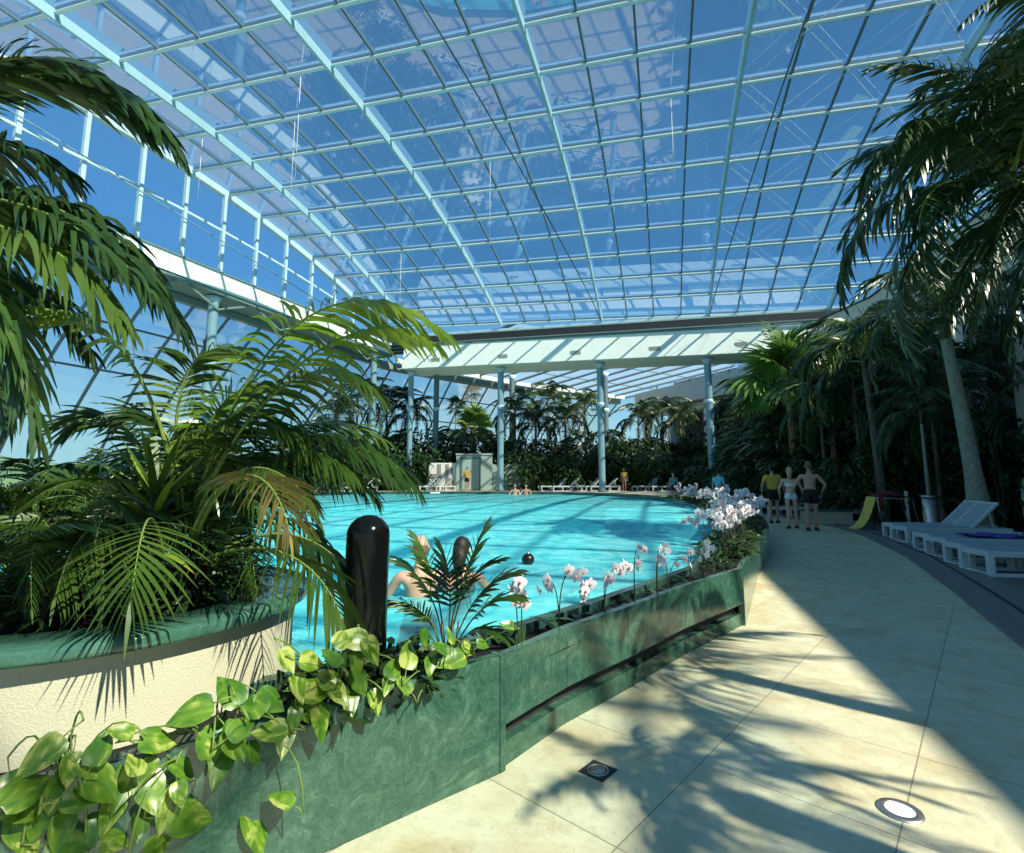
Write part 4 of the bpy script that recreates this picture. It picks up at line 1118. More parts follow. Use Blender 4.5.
for k, (px, py, ty, nb, lab) in enumerate(near):
    g_ = on(px, py, soilz)
    # stand it in the middle of the trough, seen at px
    best = min((A_[j].lerp(A_[j + 1], f / 20).lerp(B_[j].lerp(B_[j + 1], f / 20), .45) for j in range(45) for f in range(20)), key=lambda q: abs(512 + 520.0 * q.x / q.y - px) + (99 if q.y < 2.5 else 0))
    hh = (EYE - (ty - 477) / 520.0 * best.y) - soilz
    orchid(100 + k, max(.25, hh), nb, lab, (best.x, best.y, soilz), 0.3 * k)
ro = random.Random(44)
protos = [orchid(200 + k, .45 + .06 * k, 7, 'white orchid in the dense bank of sprays at the planter bend', (0, 0, 0)) for k in range(4)]
def seat_on(o, x, y, rz, lab, grp, sc=1.0):
    o.location = (x, y, soilz); o.rotation_euler = (0, 0, rz); o.scale = (sc,) * 3
    o['label'] = lab; o['group'] = grp
labs = (('white orchid in the dense bank of sprays at the planter bend', 'orchids banked at the planter bend'), ('white orchid in the far row curving round the end of the pool', 'orchids round the far end of the pool'))
used = 0
for k in range(96):
    li = 0 if k < 62 else 1
    while True:
        f = ro.uniform(0.2, 0.99) * 59; i = int(f)
        q = A_[i].lerp(A_[i + 1], f - i).lerp(B_[i].lerp(B_[i + 1], f - i), ro.uniform(.2, .85))
        if (5.9 < q.y < 12.5 and li == 0) or (12.5 < q.y < 23 and li == 1): break
    rz = ro.uniform(-1.2, .6); sc = ro.uniform(.9, 1.25)
    if used < 4: seat_on(protos[used], q.x, q.y, rz, *labs[li], sc)
    else: copy_tree(protos[k % 4], (q.x, q.y, soilz), rz, labs[li][0], labs[li][1], sc)
    used += 1
# low leaves at the foot of the orchids
lm = [bush_mesh('foliage', [M['leaf_dark']], 110, 0.32, 0.2, 0.16, 0.035, 80 + k) for k in range(2)]
lst = stems_mesh('stem', [M['stalk_dark']], 5, .2, .18, .005, 9)
for k in range(26):
    f = .3 + .69 * k / 25; i = int(f * 58); q = A_[i].lerp(B_[i], .5)
    o = thing('shrub', 'low dark leaves at the foot of the orchids in the planter', 'shrub', (q.x, q.y, soilz), k, 'low leaves under the orchids')
    o.scale = (.55,) * 3 if q.y < 6 else (1, 1, 1)
    link('foliage', lm[k % 2], o); link('stem', lst, o)

# ------------------------------------------------------------------ palms on the right
rng = random.Random(5)
palm('royal_palm', 'tall palm with a stout grey trunk rising among the loungers', 'palm', (10.9, 12.3, 0), 4.75, 15, 'royal', rng, r=(0.2, 0.11), lean=V((-0.55, -.2, 0)), sc=0.92, up=(1.0, -0.55))
nearp = palm('royal_palm', 'near palm at the right edge whose canopy fills the upper right corner', 'palm', (8.3, 7.3, 0), 5.5, 30, 'royal', rng, r=(0.2, 0.12), lean=V((-0.85, 0, 0)), sc=1.08, up=(1.15, -0.9))
F(nearp, [(1120, 200, 7.3), (1110, 20, 7.2), (1040, -60, 7.0), (962, 24, 6.8)], 'leaf_royal', 34, 0.6, 0.05, 1.2, 71, start=0.3, r0=0.02)
F(nearp, [(1080, 240, 7.3), (1020, 100, 7.2), (950, 80, 7.0), (893, 215, 6.9)], 'leaf_royal', 40, 0.75, 0.055, 1.3, 72, start=0.2, r0=0.02, plumose=.5)
F(nearp, [(1080, 240, 7.3), (1010, 150, 7.1), (955, 140, 6.9), (905, 280, 6.7)], 'leaf_royal', 40, 0.75, 0.055, 1.3, 73, start=0.2, r0=0.02, plumose=.5)
F(nearp, [(1080, 240, 7.3), (1040, 130, 7.6), (990, 20, 7.8), (918, 95, 8.0)], 'leaf_royal', 40, 0.75, 0.055, 1.2, 74, start=0.2, r0=0.02, plumose=.5)
F(nearp, [(1080, 240, 7.3), (1040, 180, 7.0), (980, 200, 6.8), (950, 330, 6.6)], 'leaf_royal', 40, 0.75, 0.055, 1.3, 75, start=0.2, r0=0.02, plumose=.5)
for k_, w_ in enumerate([[(1080, 240, 7.3), (1060, 120, 7.4), (1000, 60, 7.5), (945, 150, 7.6)], [(1080, 240, 7.3), (1040, 150, 7.7), (970, 120, 7.9), (905, 180, 8.1)], [(1080, 240, 7.3), (1060, 160, 6.9), (1010, 150, 6.6), (985, 290, 6.4)],
                         [(1080, 240, 7.3), (1050, 200, 7.6), (985, 190, 7.8), (925, 290, 7.9)], [(1080, 240, 7.3), (1060, 110, 7.0), (1020, 40, 6.8), (975, 110, 6.6)], [(1080, 240, 7.3), (1070, 200, 7.0), (1030, 200, 6.8), (1010, 350, 6.7)]]):
    F(nearp, w_, 'leaf_royal' if k_ % 2 else 'leaf_dark', 40, 0.7, 0.05, 1.1, 80 + k_, start=0.2, r0=0.02, plumose=.5, jit=.2)
palm('royal_palm', 'palm with a dark drooping crown left of the stout grey trunk', 'palm', (11.4, 16.2, 0), 4.9, 20, 'royal', rng, trunk='trunk_dark', r=(0.13, 0.09), lean=V((-0.2, 0, 0)), sc=0.95, up=(0.8, -0.7))
palm('royal_palm', 'tall palm behind the canopy at the right edge', 'palm', (13.2, 11.0, 0), 5.3, 16, 'royal', rng, r=(0.18, 0.11), sc=1.1, up=(0.9, -0.7))
palm('royal_palm', 'dark palm behind the stout grey trunk, against the building', 'palm', (14.2, 16.0, 0), 4.2, 16, 'fardark', rng, r=(0.15, 0.1), sc=1.1, up=(0.8, -0.7))
palm('young_palm', 'slender young palm growing out of the steel trunk guard', 'palm', (11.0, 13.9, 0), 2.9, 10, 'fardark', rng, r=(0.05, 0.035), sc=0.6, up=(0.9, -0.4))
g_ = thing('trunk_guard', 'grey steel cylinder guarding the slender young palm', 'guard', (11.0, 13.9, 0))
b = MB(); b.lathe([(0.17, 0), (0.17, .95), (.15, .95), (.15, 0)], 24); b.build('tube', M['chrome'], g_)
b = MB(); b.lathe([(0.172, .9), (0.185, .9), (.185, .96), (.15, .96)], 24); b.build('collar', M['chrome'], g_)
# palms that stand just outside the picture on the right and shade the path
palm('royal_palm', 'small dense palm just outside the right edge that shades the near paving', 'palm', (4.15, -0.1, 0), 3.8, 18, 'fardark', rng, r=(0.17, 0.11), sc=0.42, up=(0.9, -0.5))
palm('royal_palm', 'palm just outside the right edge whose long fronds shade the middle of the path', 'palm', (4.7, 1.45, 0), 3.7, 8, 'royal', rng, r=(0.13, 0.09), sc=0.66, up=(0.45, -0.15))
# bright fan palm and the grove behind the walkers
palm('fan_palm', 'bright fan palm standing above the walkers at the path end', 'palm', (11.6, 21.5, 0), 5.1, 24, 'fan', rng, trunk='trunk_brown', r=(0.16, 0.12), sc=1.75, up=(1.2, -0.5), bulge=False)
palm('fan_palm', 'lower bright fan palm beside the taller fan palm by the path', 'palm', (12.6, 20.4, 0), 3.7, 15, 'fan', rng, trunk='trunk_brown', r=(0.13, 0.1), sc=1.1, up=(1.1, -0.7), bulge=False)
GL = 'one of the dark palms in the shady grove along the right of the path'
GG = 'palms of the shady grove right of the path'
for k, (x, y, h, sc) in enumerate([(11.3, 18.9, 3.6, .9), (12.0, 18.0, 4.6, 1.1), (13.5, 19.0, 4.0, 1.1), (12.6, 24.6, 3.5, .9), (13.3, 26.0, 4.4, 1.1), (13.8, 29.2, 3.8, 1.0), (13.2, 24.0, 4.8, 1.2), (15.0, 21.0, 4.6, 1.1), (12.6, 15.5, 3.2, .9), (15.6, 18.0, 3.4, 1.0), (14.8, 12.8, 2.8, .9), (14.9, 31.2, 4.4, 1.0), (15.4, 30.0, 4.8, 1.1), (14.6, 27.5, 5.4, 1.1)]):
    palm('grove_palm', GL, 'palm', (x, y, 0), h, 13, 'fardark' if k % 3 else 'far', rng, trunk='trunk_dark', r=(0.07, 0.05), sc=sc, group=GG, up=(0.9, -0.7))
# ------------------------------------------------------------------ garden beyond the pool
def spot(px, y): return (at(px, 470, y).x, y)
FARP = [(355, 40, 6.4, 'fardark', 1.25, 'dark drooping palm, leftmost of the tall ones beyond the pool'), (385, 41, 6.0, 'fardark', 1.25, 'dark drooping palm behind the thin column left of the gallery'), (408, 42, 5.4, 'fardark', 1.2, 'dark drooping palm right of the thin gallery column'),
        (335, 36, 4.6, 'fardark', 1.1, 'dark palm half hidden by the bright arching frond'),
        (515, 40, 4.8, 'far', 1.2, 'feather palm leaning over the right end of the pool hut'), (536, 39.5, 3.9, 'fardark', 1.1, 'short drooping palm, second right of the pool hut'), (548, 43, 6.2, 'fardark', 1.2, 'tall dark palm left of the middle pool column'),
        (566, 40, 4.2, 'far', 1.15, 'feather palm just left of the middle pool column'), (586, 43, 5.6, 'far', 1.1, 'tall feather palm touching the middle pool column'), (640, 41, 4.4, 'fardark', 1.15, 'dark palm below the end of the balcony'),
        (664, 42, 5.0, 'fardark', 1.15, 'dark palm in front of the balcony piers'), (682, 41, 4.2, 'far', 1.1, 'feather palm left of the column by the path end'), (733, 38, 4.8, 'fardark', 1.1, 'dark palm just right of the column by the path end'), (750, 33, 5.2, 'far', 1.1, 'feather palm midway between that column and the bright fan palm'), (745, 31, 3.0, 'fardark', .8, 'short dark palm right of the column by the path end')]
for k_, (px, y, h, kind, sc, lab) in enumerate(FARP):
    x, y = spot(px, y)
    palm('garden_palm', lab, 'palm', (x, y, DECK_Z if px < 700 else 0), h + (.6 if px > 480 else 0.2), 16, kind, rng, trunk='trunk_dark' if k_ % 3 else 'trunk', r=(0.12, 0.08), sc=sc, up=(0.9, -0.8))
x, y = spot(473, 44); palm('fan_palm', 'fan palm with a shaggy brown trunk behind the pool hut', 'palm', (x, y, DECK_Z), 4.9, 22, 'fan', rng, trunk='trunk_brown', r=(0.3, 0.26), sc=1.35, up=(1.3, -0.7), bulge=False)
x, y = spot(455, 48); palm('fan_palm', 'thin-stemmed fan palm, lower of the two against the sky above the hut', 'palm', (x, y, DECK_Z), 7.5, 13, 'fanfar', rng, r=(0.06, 0.05), sc=.85, up=(1.2, -0.9), bulge=False)
x, y = spot(471, 50); palm('fan_palm', 'thin-stemmed fan palm, higher of the two against the sky above the hut', 'palm', (x, y, DECK_Z), 9.1, 13, 'fanfar', rng, r=(0.06, 0.05), sc=.9, up=(1.2, -0.9), bulge=False)
x, y = spot(613, 40); o = thing('banana_plant', 'yellow-green banana plant right of the middle pool column', 'plant', (x, y, DECK_Z))
b = MB(); b.tube([V((0, 0, 0)), V((0, 0, 2.6))], [.14, .08], 10); b.build('stem', M['stalk'], o)
for k in range(9):
    b = MB(); a = k * 2.4; e = 1.35 - .9 * k / 9
    strip(b, V((0, 0, 0)), V((math.cos(a) * math.cos(e), math.sin(a) * math.cos(e), math.sin(e))), 2.1, .5, .8, V((-math.sin(a), math.cos(a), .2)), 4)
    c = b.build('leaf', M['leaf_bright'] if k % 2 else M['leaf_fan'], o); c.location = (0, 0, 2.3)
# shrubs
SB = [bush_mesh('foliage', [M['leaf_far' if k % 2 else 'leaf_shrub']], 620, 1.5, 2.6, 0.6, 0.11, 90 + k, droop=1.2) for k in range(4)]
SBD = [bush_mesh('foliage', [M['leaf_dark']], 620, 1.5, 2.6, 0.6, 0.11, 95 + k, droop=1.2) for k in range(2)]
SS = stems_mesh('stem', [M['stalk_dark']], 10, 1.1, 2.3, .04, 4)
def shrub(x, y, z, sc, rz, k, lab, grp, dark=False):
    o = thing('garden_shrub', lab, 'shrub', (x, y, z), rz, grp)
    o.scale = (sc,) * 3
    link('foliage', (SBD[k % 2] if dark else SB[k % 4]), o); link('stem', SS, o)
k = 0
for px in range(300, 720, 22):
    for dy in (0, 3.5):
        y = 38.5 + dy + rng.uniform(-.6, .6); 
        if 425 < px < 520 and dy == 0: continue
        x, y = spot(px + rng.uniform(-6, 6) + dy * 3, y)
        shrub(x, y, DECK_Z, rng.uniform(.85, 1.15) * (1.0 if dy == 0 else 1.65), rng.uniform(0, 6), k, 'leafy green shrub in the hedge of planting beyond the pool', 'shrubs beyond the pool', k % 3 == 0); k += 1
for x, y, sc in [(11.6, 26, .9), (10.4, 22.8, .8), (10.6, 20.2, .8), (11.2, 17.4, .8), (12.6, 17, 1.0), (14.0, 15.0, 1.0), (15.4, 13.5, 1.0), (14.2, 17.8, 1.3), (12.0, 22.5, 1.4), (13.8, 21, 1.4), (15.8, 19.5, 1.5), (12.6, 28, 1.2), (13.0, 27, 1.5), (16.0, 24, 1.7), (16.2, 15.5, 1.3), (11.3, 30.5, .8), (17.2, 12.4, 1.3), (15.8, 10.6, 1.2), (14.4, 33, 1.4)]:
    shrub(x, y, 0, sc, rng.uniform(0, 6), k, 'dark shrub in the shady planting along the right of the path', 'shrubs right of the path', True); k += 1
for s_, off in [(-3.5, 1.2), (0.5, 1.6), (4.5, 1.0), (8.0, 1.4), (11.5, 1.2)]:
    p = WP(s_, 0, off + 1.0)
    shrub(p.x, p.y, DECK_Z, .8, s_, k, 'green shrub along the glass wall left of the pool', 'shrubs along the glass wall'); k += 1

# ------------------------------------------------------------------ furniture
def lounger(loc, az, lab, group, back=True, flat=False, far=False):
    o = thing('sun_lounger', lab, 'sun lounger', loc, -az, group)      # local x runs away from the path
    L, W, H = 2.05, .64, .36
    b = MB()
    for y in (-W / 2 + .035, W / 2 - .035):
        b.box(0, y - .035, H - .08, L, y + .035, H)
        b.box(0, y - .035, 0, L, y + .035, .05)
        for x in (.035, .7, 1.35, L - .035): b.box(x - .035, y - .034, .04, x + .035, y + .034, H - .06)
    for x in (.035, L - .035):
        b.box(x - .034, -W / 2, H - .081, x + .034, W / 2, H - .001); b.box(x - .034, -W / 2, 0.001, x + .034, W / 2, .051)
    b.build('frame', M['lounger'], o, bevel=.006)
    for x, y in ((.035, -W / 2 + .035), (.035, W / 2 - .035), (L - .035, -W / 2 + .035), (L - .035, W / 2 - .035)):
        b = MB(); b.box(x - .04, y - .04, 0, x + .04, y + .04, H - .02); b.build('leg', M['lounger'], o, bevel=.005)
    b = MB(); b.box(.02, -W / 2 + .05, H - .03, 1.3, W / 2 - .05, H + .015); b.build('seat', M['lounger_pad'], o, bevel=.008)
    h = (0.0 if flat else .52)
    bk = MB(); e = V((1.3 + math.sqrt(.75 ** 2 - h ** 2), 0, H + h)); s0 = V((1.3, 0, H))
    for y in (-W / 2 + .05, W / 2 - .05): bk.bar(s0 + V((0, y, 0)), e + V((0, y, 0)), .05, .045)
    bk.bar(e + V((0, -W / 2 + .03, 0)), e + V((0, W / 2 - .03, 0)), .05, .045)
    q = bk.build('backrest', M['lounger'], o)
    b = MB(); b.bar(s0.lerp(e, .02), s0.lerp(e, .96), W - .14, .02); b.build('backrest_mesh', M['lounger_pad'], q)
    if not flat:
        b = MB()
        for y in (-W / 2 + .09, W / 2 - .09): b.bar(s0.lerp(e, .7) + V((0, y, 0)), V((1.75, y, H - .04)), .025, .025)
        b.build('prop', M['lounger'], o)
    return o
lr = V((math.sin(R(23)), math.cos(R(23)), 0))
l0 = V((6.88, 7.82, 0))
names = ['nearest white lounger of the row on the deck', 'second white lounger from the front, beside the nearest one', 'third white lounger, with the purple-blue towel on it', 'fourth white lounger, just behind the one with the towel', 'fifth white lounger, left of the stout palm trunk', 'farthest white lounger of the row, beside the steel trunk guard']
LO = []
for k, d in enumerate((.33, 1.01, 1.98, 2.66, 4.3, 4.98)):
    q = l0 + lr * d
    LO.append(lounger((q.x, q.y, 0), R(8), names[k], None, flat=(k in (0, 2, 3))))
# towel
q = l0 + lr * 1.98
o = thing('towel', 'crumpled purple-blue towel lying on the third lounger', 'towel', (q.x + .95, q.y - .1, .375), -R(8))
b = MB(); nx, ny = 26, 14; rg = random.Random(2)
for i in range(nx + 1):
    for j in range(ny + 1):
        x, y = -.45 + 1.0 * i / nx, -.27 + .5 * j / ny
        b.v.append(V((x, y + .03 * math.sin(i * .7), .012 + .055 * abs(noise.noise(V((x * 5, y * 7, 1.3)))) + .03 * (1 + math.sin(x * 9 + y * 6)) * .5)))
for i in range(nx):
    for j in range(ny):
        a = i * (ny + 1) + j; b.f.append((a, a + ny + 1, a + ny + 2, a + 1)); b.mi.append(0); b.sm.append(True)
sheet = b.build('cloth', M['towel'], o); m_ = sheet.modifiers.new('solid', 'SOLIDIFY'); m_.thickness = .012
b = MB(); b.tube([V((.5, -.2, .05)), V((.62, -.05, .07)), V((.7, .12, .06)), V((.66, .22, .05))], [.04, .06, .055, .02], 10); b.build('rolled_end', M['towel'], o)
# white posts on the deck
for x, y, h, lab in ((11.9, 15.9, .95, 'short white post behind the farthest lounger'), (13.6, 14.0, 1.35, 'taller white post right of the stout palm trunk'), (11.5, 10.2, .9, 'white post at the right edge beside the loungers')):
    o = thing('light_post', lab, 'post', (x, y, 0))
    b = MB(); b.lathe([(.05, 0), (.05, h)], 16); b.build('shaft', M['lounger'], o)
    b = MB(); b.lathe([(.05, h), (.053, h), (.053, h + .06), (0, h + .07)], 16); b.build('cap', M['lounger'], o)
    b = MB(); b.lathe([(.09, 0), (.09, .012), (.05, .014)], 16); b.build('foot', M['chrome'], o)
# yellow sling seat
o = thing('sling_seat', 'yellow curved sling seat on a thin metal frame by the path end', 'seat', (9.75, 14.6, 0), -R(10))
b = MB(); pts = [bez([V((-.42, 0, .02)), V((-.1, 0, .02)), V((.05, 0, .45)), V((.18, 0, .9))], k / 12) for k in range(13)]
for a, c in zip(pts, pts[1:]): b.bar(a, c, .5, .02)
b.build('sling', M['yellow_sling'], o)
for y in (-.27, .27):
    b = MB(); b.tube([V((.3, y, 0)), V((.2, y, .88)), V((1.05, y, .84)), V((1.2, y, 0))], .016, 8); b.build('frame_side', M['chrome'], o)
b = MB(); b.tube([V((1.05, -.27, .84)), V((1.05, .27, .84))], .014, 8); b.tube([V((.2, -.27, .88)), V((.2, .27, .88))], .014, 8); b.build('cross_bar', M['chrome'], o)
o = thing('red_towel', 'dark red towel heaped over the frame of the yellow sling seat', 'towel', (10.35, 14.55, .86), -R(10))
b = MB()
for i in range(13):
    for j in range(9):
        x, y = -.38 + .76 * i / 12, -.3 + .6 * j / 8
        b.v.append(V((x, y, .03 + .2 * math.cos(x * 3.4) * math.cos(y * 3.5) * (0.7 + .5 * noise.noise(V((x * 4, y * 5, 0)))))))
for i in range(12):
    for j in range(8):
        a = i * 9 + j; b.f.append((a, a + 9, a + 10, a + 1)); b.mi.append(0); b.sm.append(True)
c = b.build('heap', M['dark_red'], o); m_ = c.modifiers.new('solid', 'SOLIDIFY'); m_.thickness = .03
b = MB(); b.tube([V((-.3, -.3, .1)), V((-.32, -.33, -.1)), V((-.3, -.33, -.3))], [.05, .07, .05], 8); b.build('hanging_corner', M['dark_red'], o)
# low stone bench wall by the seat
o = thing('bench_wall', 'low pale stone block at the end of the path left of the yellow seat', 'wall', (9.15, 16.2, 0), -R(12))
b = MB(); b.box(-.2, -.15, 0, 1.1, .35, .4); b.build('block', M['far_deck'], o, bevel=.01)
b = MB(); b.box(-.23, -.18, .4, 1.13, .38, .45); b.build('coping', M['rim'], o, bevel=.008)
# loungers behind the walkers and beyond the pool
for k, (x, y) in enumerate(((9.3, 19.2), (9.5, 20.3), (10.0, 17.6))):
    lounger((x, y, 0), R(20), 'white lounger in the shade behind the walkers', 'loungers behind the walkers')
fl = lounger((0, 0, DECK_Z), 0, 'white lounger on the deck beyond the pool', 'loungers beyond the pool')
fl.location = (*spot(540, 36.4), DECK_Z); fl.rotation_euler = (0, 0, .2)
for px, y, rz in ((552, 36.2, .1), (575, 36.5, .3), (590, 36.3, .0), (634, 36.2, .4), (650, 36, .2), (418, 36, .6), (426, 36.4, .3), (410, 36.2, .5), (333, 33, .4), (345, 33.5, .2), (318, 32, .5)):
    x, y = spot(px, y); copy_tree(fl, (x, y, DECK_Z), rz, 'white lounger on the deck beyond the pool', 'loungers beyond the pool')

# pool hut
hy = 38.2
hx0, hx1, hx2, hx3 = (at(px, 480, hy).x for px in (428, 456, 492, 536))
o = thing('pool_hut', 'grey-green flat-roofed hut beyond the pool with a pale panelled side', 'hut', (hx1, hy, DECK_Z))
def hb(name, x0, x1, y0, y1, z0, z1, m, bev=.02):
    b = MB(); b.box(x0 - hx1, y0, z0, x1 - hx1, y1, z1); return b.build(name, M[m], o, bevel=bev)
hb('cabin', hx1, hx2, 0, 2.4, 0, 2.55, 'hut'); hb('roof_slab', hx1 - .05, hx2 + .05, -.06, 2.45, 2.55, 2.68, 'hut')
dr = hb('door', hx1 + .45, hx1 + 1.7, -.05, 0.0, 0.05, 2.3, 'hut'); 
b = MB()
for x0, x1, z0, z1 in ((.35, .45, 0, 2.4), (1.7, 1.8, 0, 2.4), (.35, 1.8, 2.3, 2.4)): b.box(x0, -.09, z0, x1, 0, z1)
b.build('door_frame', M['hut_dark'], o)
hb('annex', hx2, hx3, .2, 2.2, 0, 1.9, 'hut')
hb('side_wall', hx0, hx1, .3, 2.0, 0, 2.0, 'hut_white')
for f0, f1, z0, z1, m in ((.12, .3, .1, 1.2, 'hut_brown'), (.3, .44, .9, 1.9, 'hut_brown'), (.6, .72, .1, 1.9, 'hut_brown'), (.72, .9, .1, .9, 'hut_brown'), (.78, .86, 1.2, 1.6, 'hut_brown')):
    hb('panel', hx0 + (hx1 - hx0) * f0, hx0 + (hx1 - hx0) * f1, .27, .31, z0, z1, m, .003)
b = MB(); b.lathe([(.16, 0), (.16, .05), (0, .07)], 20); c = b.build('wall_lamp', M['lamp_glass'], o); c.location = (hx2 - hx1 + .55, .2, 1.35); c.rotation_euler = (math.pi / 2, 0, 0)
# depth plate on the far rim, float and rail
q = on(435, 493.2, .5); o = thing('depth_plate', 'small white plate on the far pool rim left of the hut door', 'plate', (at(435, 490, 32.3).x, 32.42, .42))
b = MB(); b.box(-.3, -.04, 0, .3, 0, .09); b.build('plate', M['white'], o, bevel=.004); b = MB(); b.box(-.32, -.03, -.012, .32, .01, 0); b.build('bracket', M['chrome'], o)
q = at(528, 557.6, 6.6)
o = thing('pool_float', 'round black float on the pool behind the orchids', 'float', (q.x, q.y, WZ - .02))
b = MB(); b.ball((0, 0, .075), .078, n=16); b.build('ball', M['rubber'], o)
b = MB(); b.lathe([(.02, .145), (.02, .162), (0, .164)], 12); b.build('stud', M['chrome'], o)

# ------------------------------------------------------------------ people
def skin_mesh(chains, name, mats, sub=2):
    """chains: list of lists of (x, y, z, rx[, ry]); points closer than 1 mm are shared"""
    vs, rs, es, key, roots = [], [], [], {}, []
    for ch in chains:
        prev = None
        for j, c in enumerate(ch):
            kx = (round(c[0], 3), round(c[1], 3), round(c[2], 3))
            if kx not in key:
                key[kx] = len(vs); vs.append(c[:3]); rs.append((c[3], c[4] if len(c) > 4 else c[3]))
                if j == 0: roots.append(key[kx])
            i = key[kx]
            if prev is not None and prev != i: es.append((prev, i))
            prev = i
    me = bpy.data.meshes.new(name); me.from_pydata(vs, es, []); me.update()
    o = bpy.data.objects.new(name, me); col.objects.link(o)
    o.modifiers.new('skin', 'SKIN').use_smooth_shade = True
    if not me.skin_vertices: 
        bm = bmesh.new(); bm.from_mesh(me); bm.verts.layers.skin.verify(); bm.to_mesh(me); bm.free()
    for i, (a, c) in enumerate(rs):
        d = me.skin_vertices[0].data[i]; d.radius = (a, c); d.use_root = i in roots
    o.modifiers.new('sub', 'SUBSURF').levels = sub
    dg = bpy.context.evaluated_depsgraph_get(); dg.update()
    out = bpy.data.meshes.new_from_object(o.evaluated_get(dg))
    bpy.data.objects.remove(o); bpy.data.meshes.remove(me)
    out.name = name
    out.materials.clear()
    for m in (mats if isinstance(mats, list) else [mats]): out.materials.append(m)
    return out
def joinmesh(me, b):
    bm = bmesh.new(); bm.from_mesh(me)
    t_ = b.mesh('tmp', [M['skin_a']]); bm.from_mesh(t_)
    for f in bm.faces: f.material_index = 0; f.smooth = True
    bm.to_mesh(me); bm.free(); bpy.data.meshes.remove(t_)
def person(label, loc, rz, h, skin, hair, clothes, pose, longhair=False, female=False, bald=False):
    """pose: dict of joint positions for a figure 1.75 m tall that faces local +Y"""
    s = h / 1.75
    o = thing('person', label, 'person', loc, rz)
    J = dict(pel=(0, 0, .97), wai=(0, .01, 1.12), che=(0, .005, 1.3), nec=(0, 0, 1.49), hd=(0, .015, 1.57),
             shl=(-.185, 0, 1.42), shr=(.185, 0, 1.42), ell=(-.26, -.02, 1.15), elr=(.26, -.02, 1.15), wrl=(-.27, .04, .9), wrr=(.27, .04, .9),
             hil=(-.095, 0, .92), hir=(.095, 0, .92), knl=(-.1, .02, .5), knr=(.1, .02, .5), anl=(-.1, -.01, .09), anr=(.1, -.01, .09), tol=(-.11, .16, .03), tor=(.11, .16, .03))
    J.update(pose)
    k = .9 if female else 1.0
    P = lambda n, r, r2=None: (J[n][0] * s, J[n][1] * s, J[n][2] * s, r * s * k, (r2 or r) * s * k)
    mid = lambda a, c, f, r: tuple((J[a][i] + (J[c][i] - J[a][i]) * f) * s for i in range(3)) + (r * s * k, r * s * k)
    ch = [[P('pel', .15, .11), P('wai', .125, .095), P('che', .16, .105), P('nec', .062), P('hd', .055)]]
    for d in 'lr':
        ch.append([P('che', .16, .105), P('sh' + d, .068), mid('sh' + d, 'el' + d, .5, .05), P('el' + d, .041), mid('el' + d, 'wr' + d, .35, .042), P('wr' + d, .027)])
        ch.append([P('pel', .15, .11), P('hi' + d, .1), mid('hi' + d, 'kn' + d, .5, .078), P('kn' + d, .055), mid('kn' + d, 'an' + d, .3, .058), P('an' + d, .036), P('to' + d, .03)])
        # palm and five fingers
        w_ = V(J['wr' + d]); e_ = V(J['el' + d]); ax = (w_ - e_).normalized(); sgn = -1 if d == 'l' else 1
        sp_ = V((0, 1, 0)); sp_ = (sp_ - ax * sp_.dot(ax)).normalized()
        pe = w_ + ax * .085
        ch[-2].append((*(pe * s), .03 * s, .017 * s))
        nrm = ax.cross(sp_)
        for q, (off, L) in enumerate(((-.03, .062), (-.01, .075), (.011, .08), (.03, .07))):
            a = pe - ax * .012 + sp_ * off; c = a + ax * L * .55 + nrm * (.006 * sgn); e2 = c + ax * L * .42 + nrm * (.016 * sgn)
            ch.append([(*(a * s), .0095 * s), (*(c * s), .009 * s), (*(e2 * s), .0075 * s)])
        a = w_ + ax * .03 + sp_ * .02; c = a + ax * .035 + sp_ * .035; e2 = c + ax * .03 + sp_ * .01
        ch.append([(*(a * s), .013 * s), (*(c * s), .011 * s), (*(e2 * s), .009 * s)])
    body = skin_mesh(ch, 'body', M[skin])
    hc = V(J['hd']) + V((0, .02, .1)); b = MB()
    b.ball(hc * s, .1 * s, (.78, .98, 1.18), 12)
    b.ball((hc + V((0, .045, -.06))) * s, .06 * s, (.85, .9, .9), 8)
    b.ball((hc + V((0, .105, -.02))) * s, .016 * s, (.9, 1.2, 1.5), 6)
    for e_ in (-1, 1): b.ball((hc + V((e_ * .08, -.005, -.01))) * s, .026 * s, (.4, .8, 1.3), 6)
    for e_ in (-1, 1): b.ball((hc + V((e_ * .032, .088, .012))) * s, .013 * s, (1.1, .6, .7), 6)
    b.ball((hc + V((0, .092, -.062))) * s, .022 * s, (1.2, .5, .35), 6)
    joinmesh(body, b)
    link('body', body, o)
    if not bald:
        b = MB(); b.ball((hc + V((0, -.014, .022))) * s, .107 * s, (.8, .96, 1.1), 12)
        if longhair: b.tube([(hc + V((0, -.06, .03))) * s, (hc + V((0, -.1, -.08))) * s, (hc + V((0, -.1, -.24))) * s], [.075 * s, .075 * s, .04 * s], 10)
        link('hair', b.mesh('hair', [M[hair]]), o)
    else:
        b = MB(); b.ball((hc + V((0, -.02, -.02))) * s, .101 * s, (.79, .94, .85), 12); link('hair', b.mesh('hair', [M[hair]]), o)
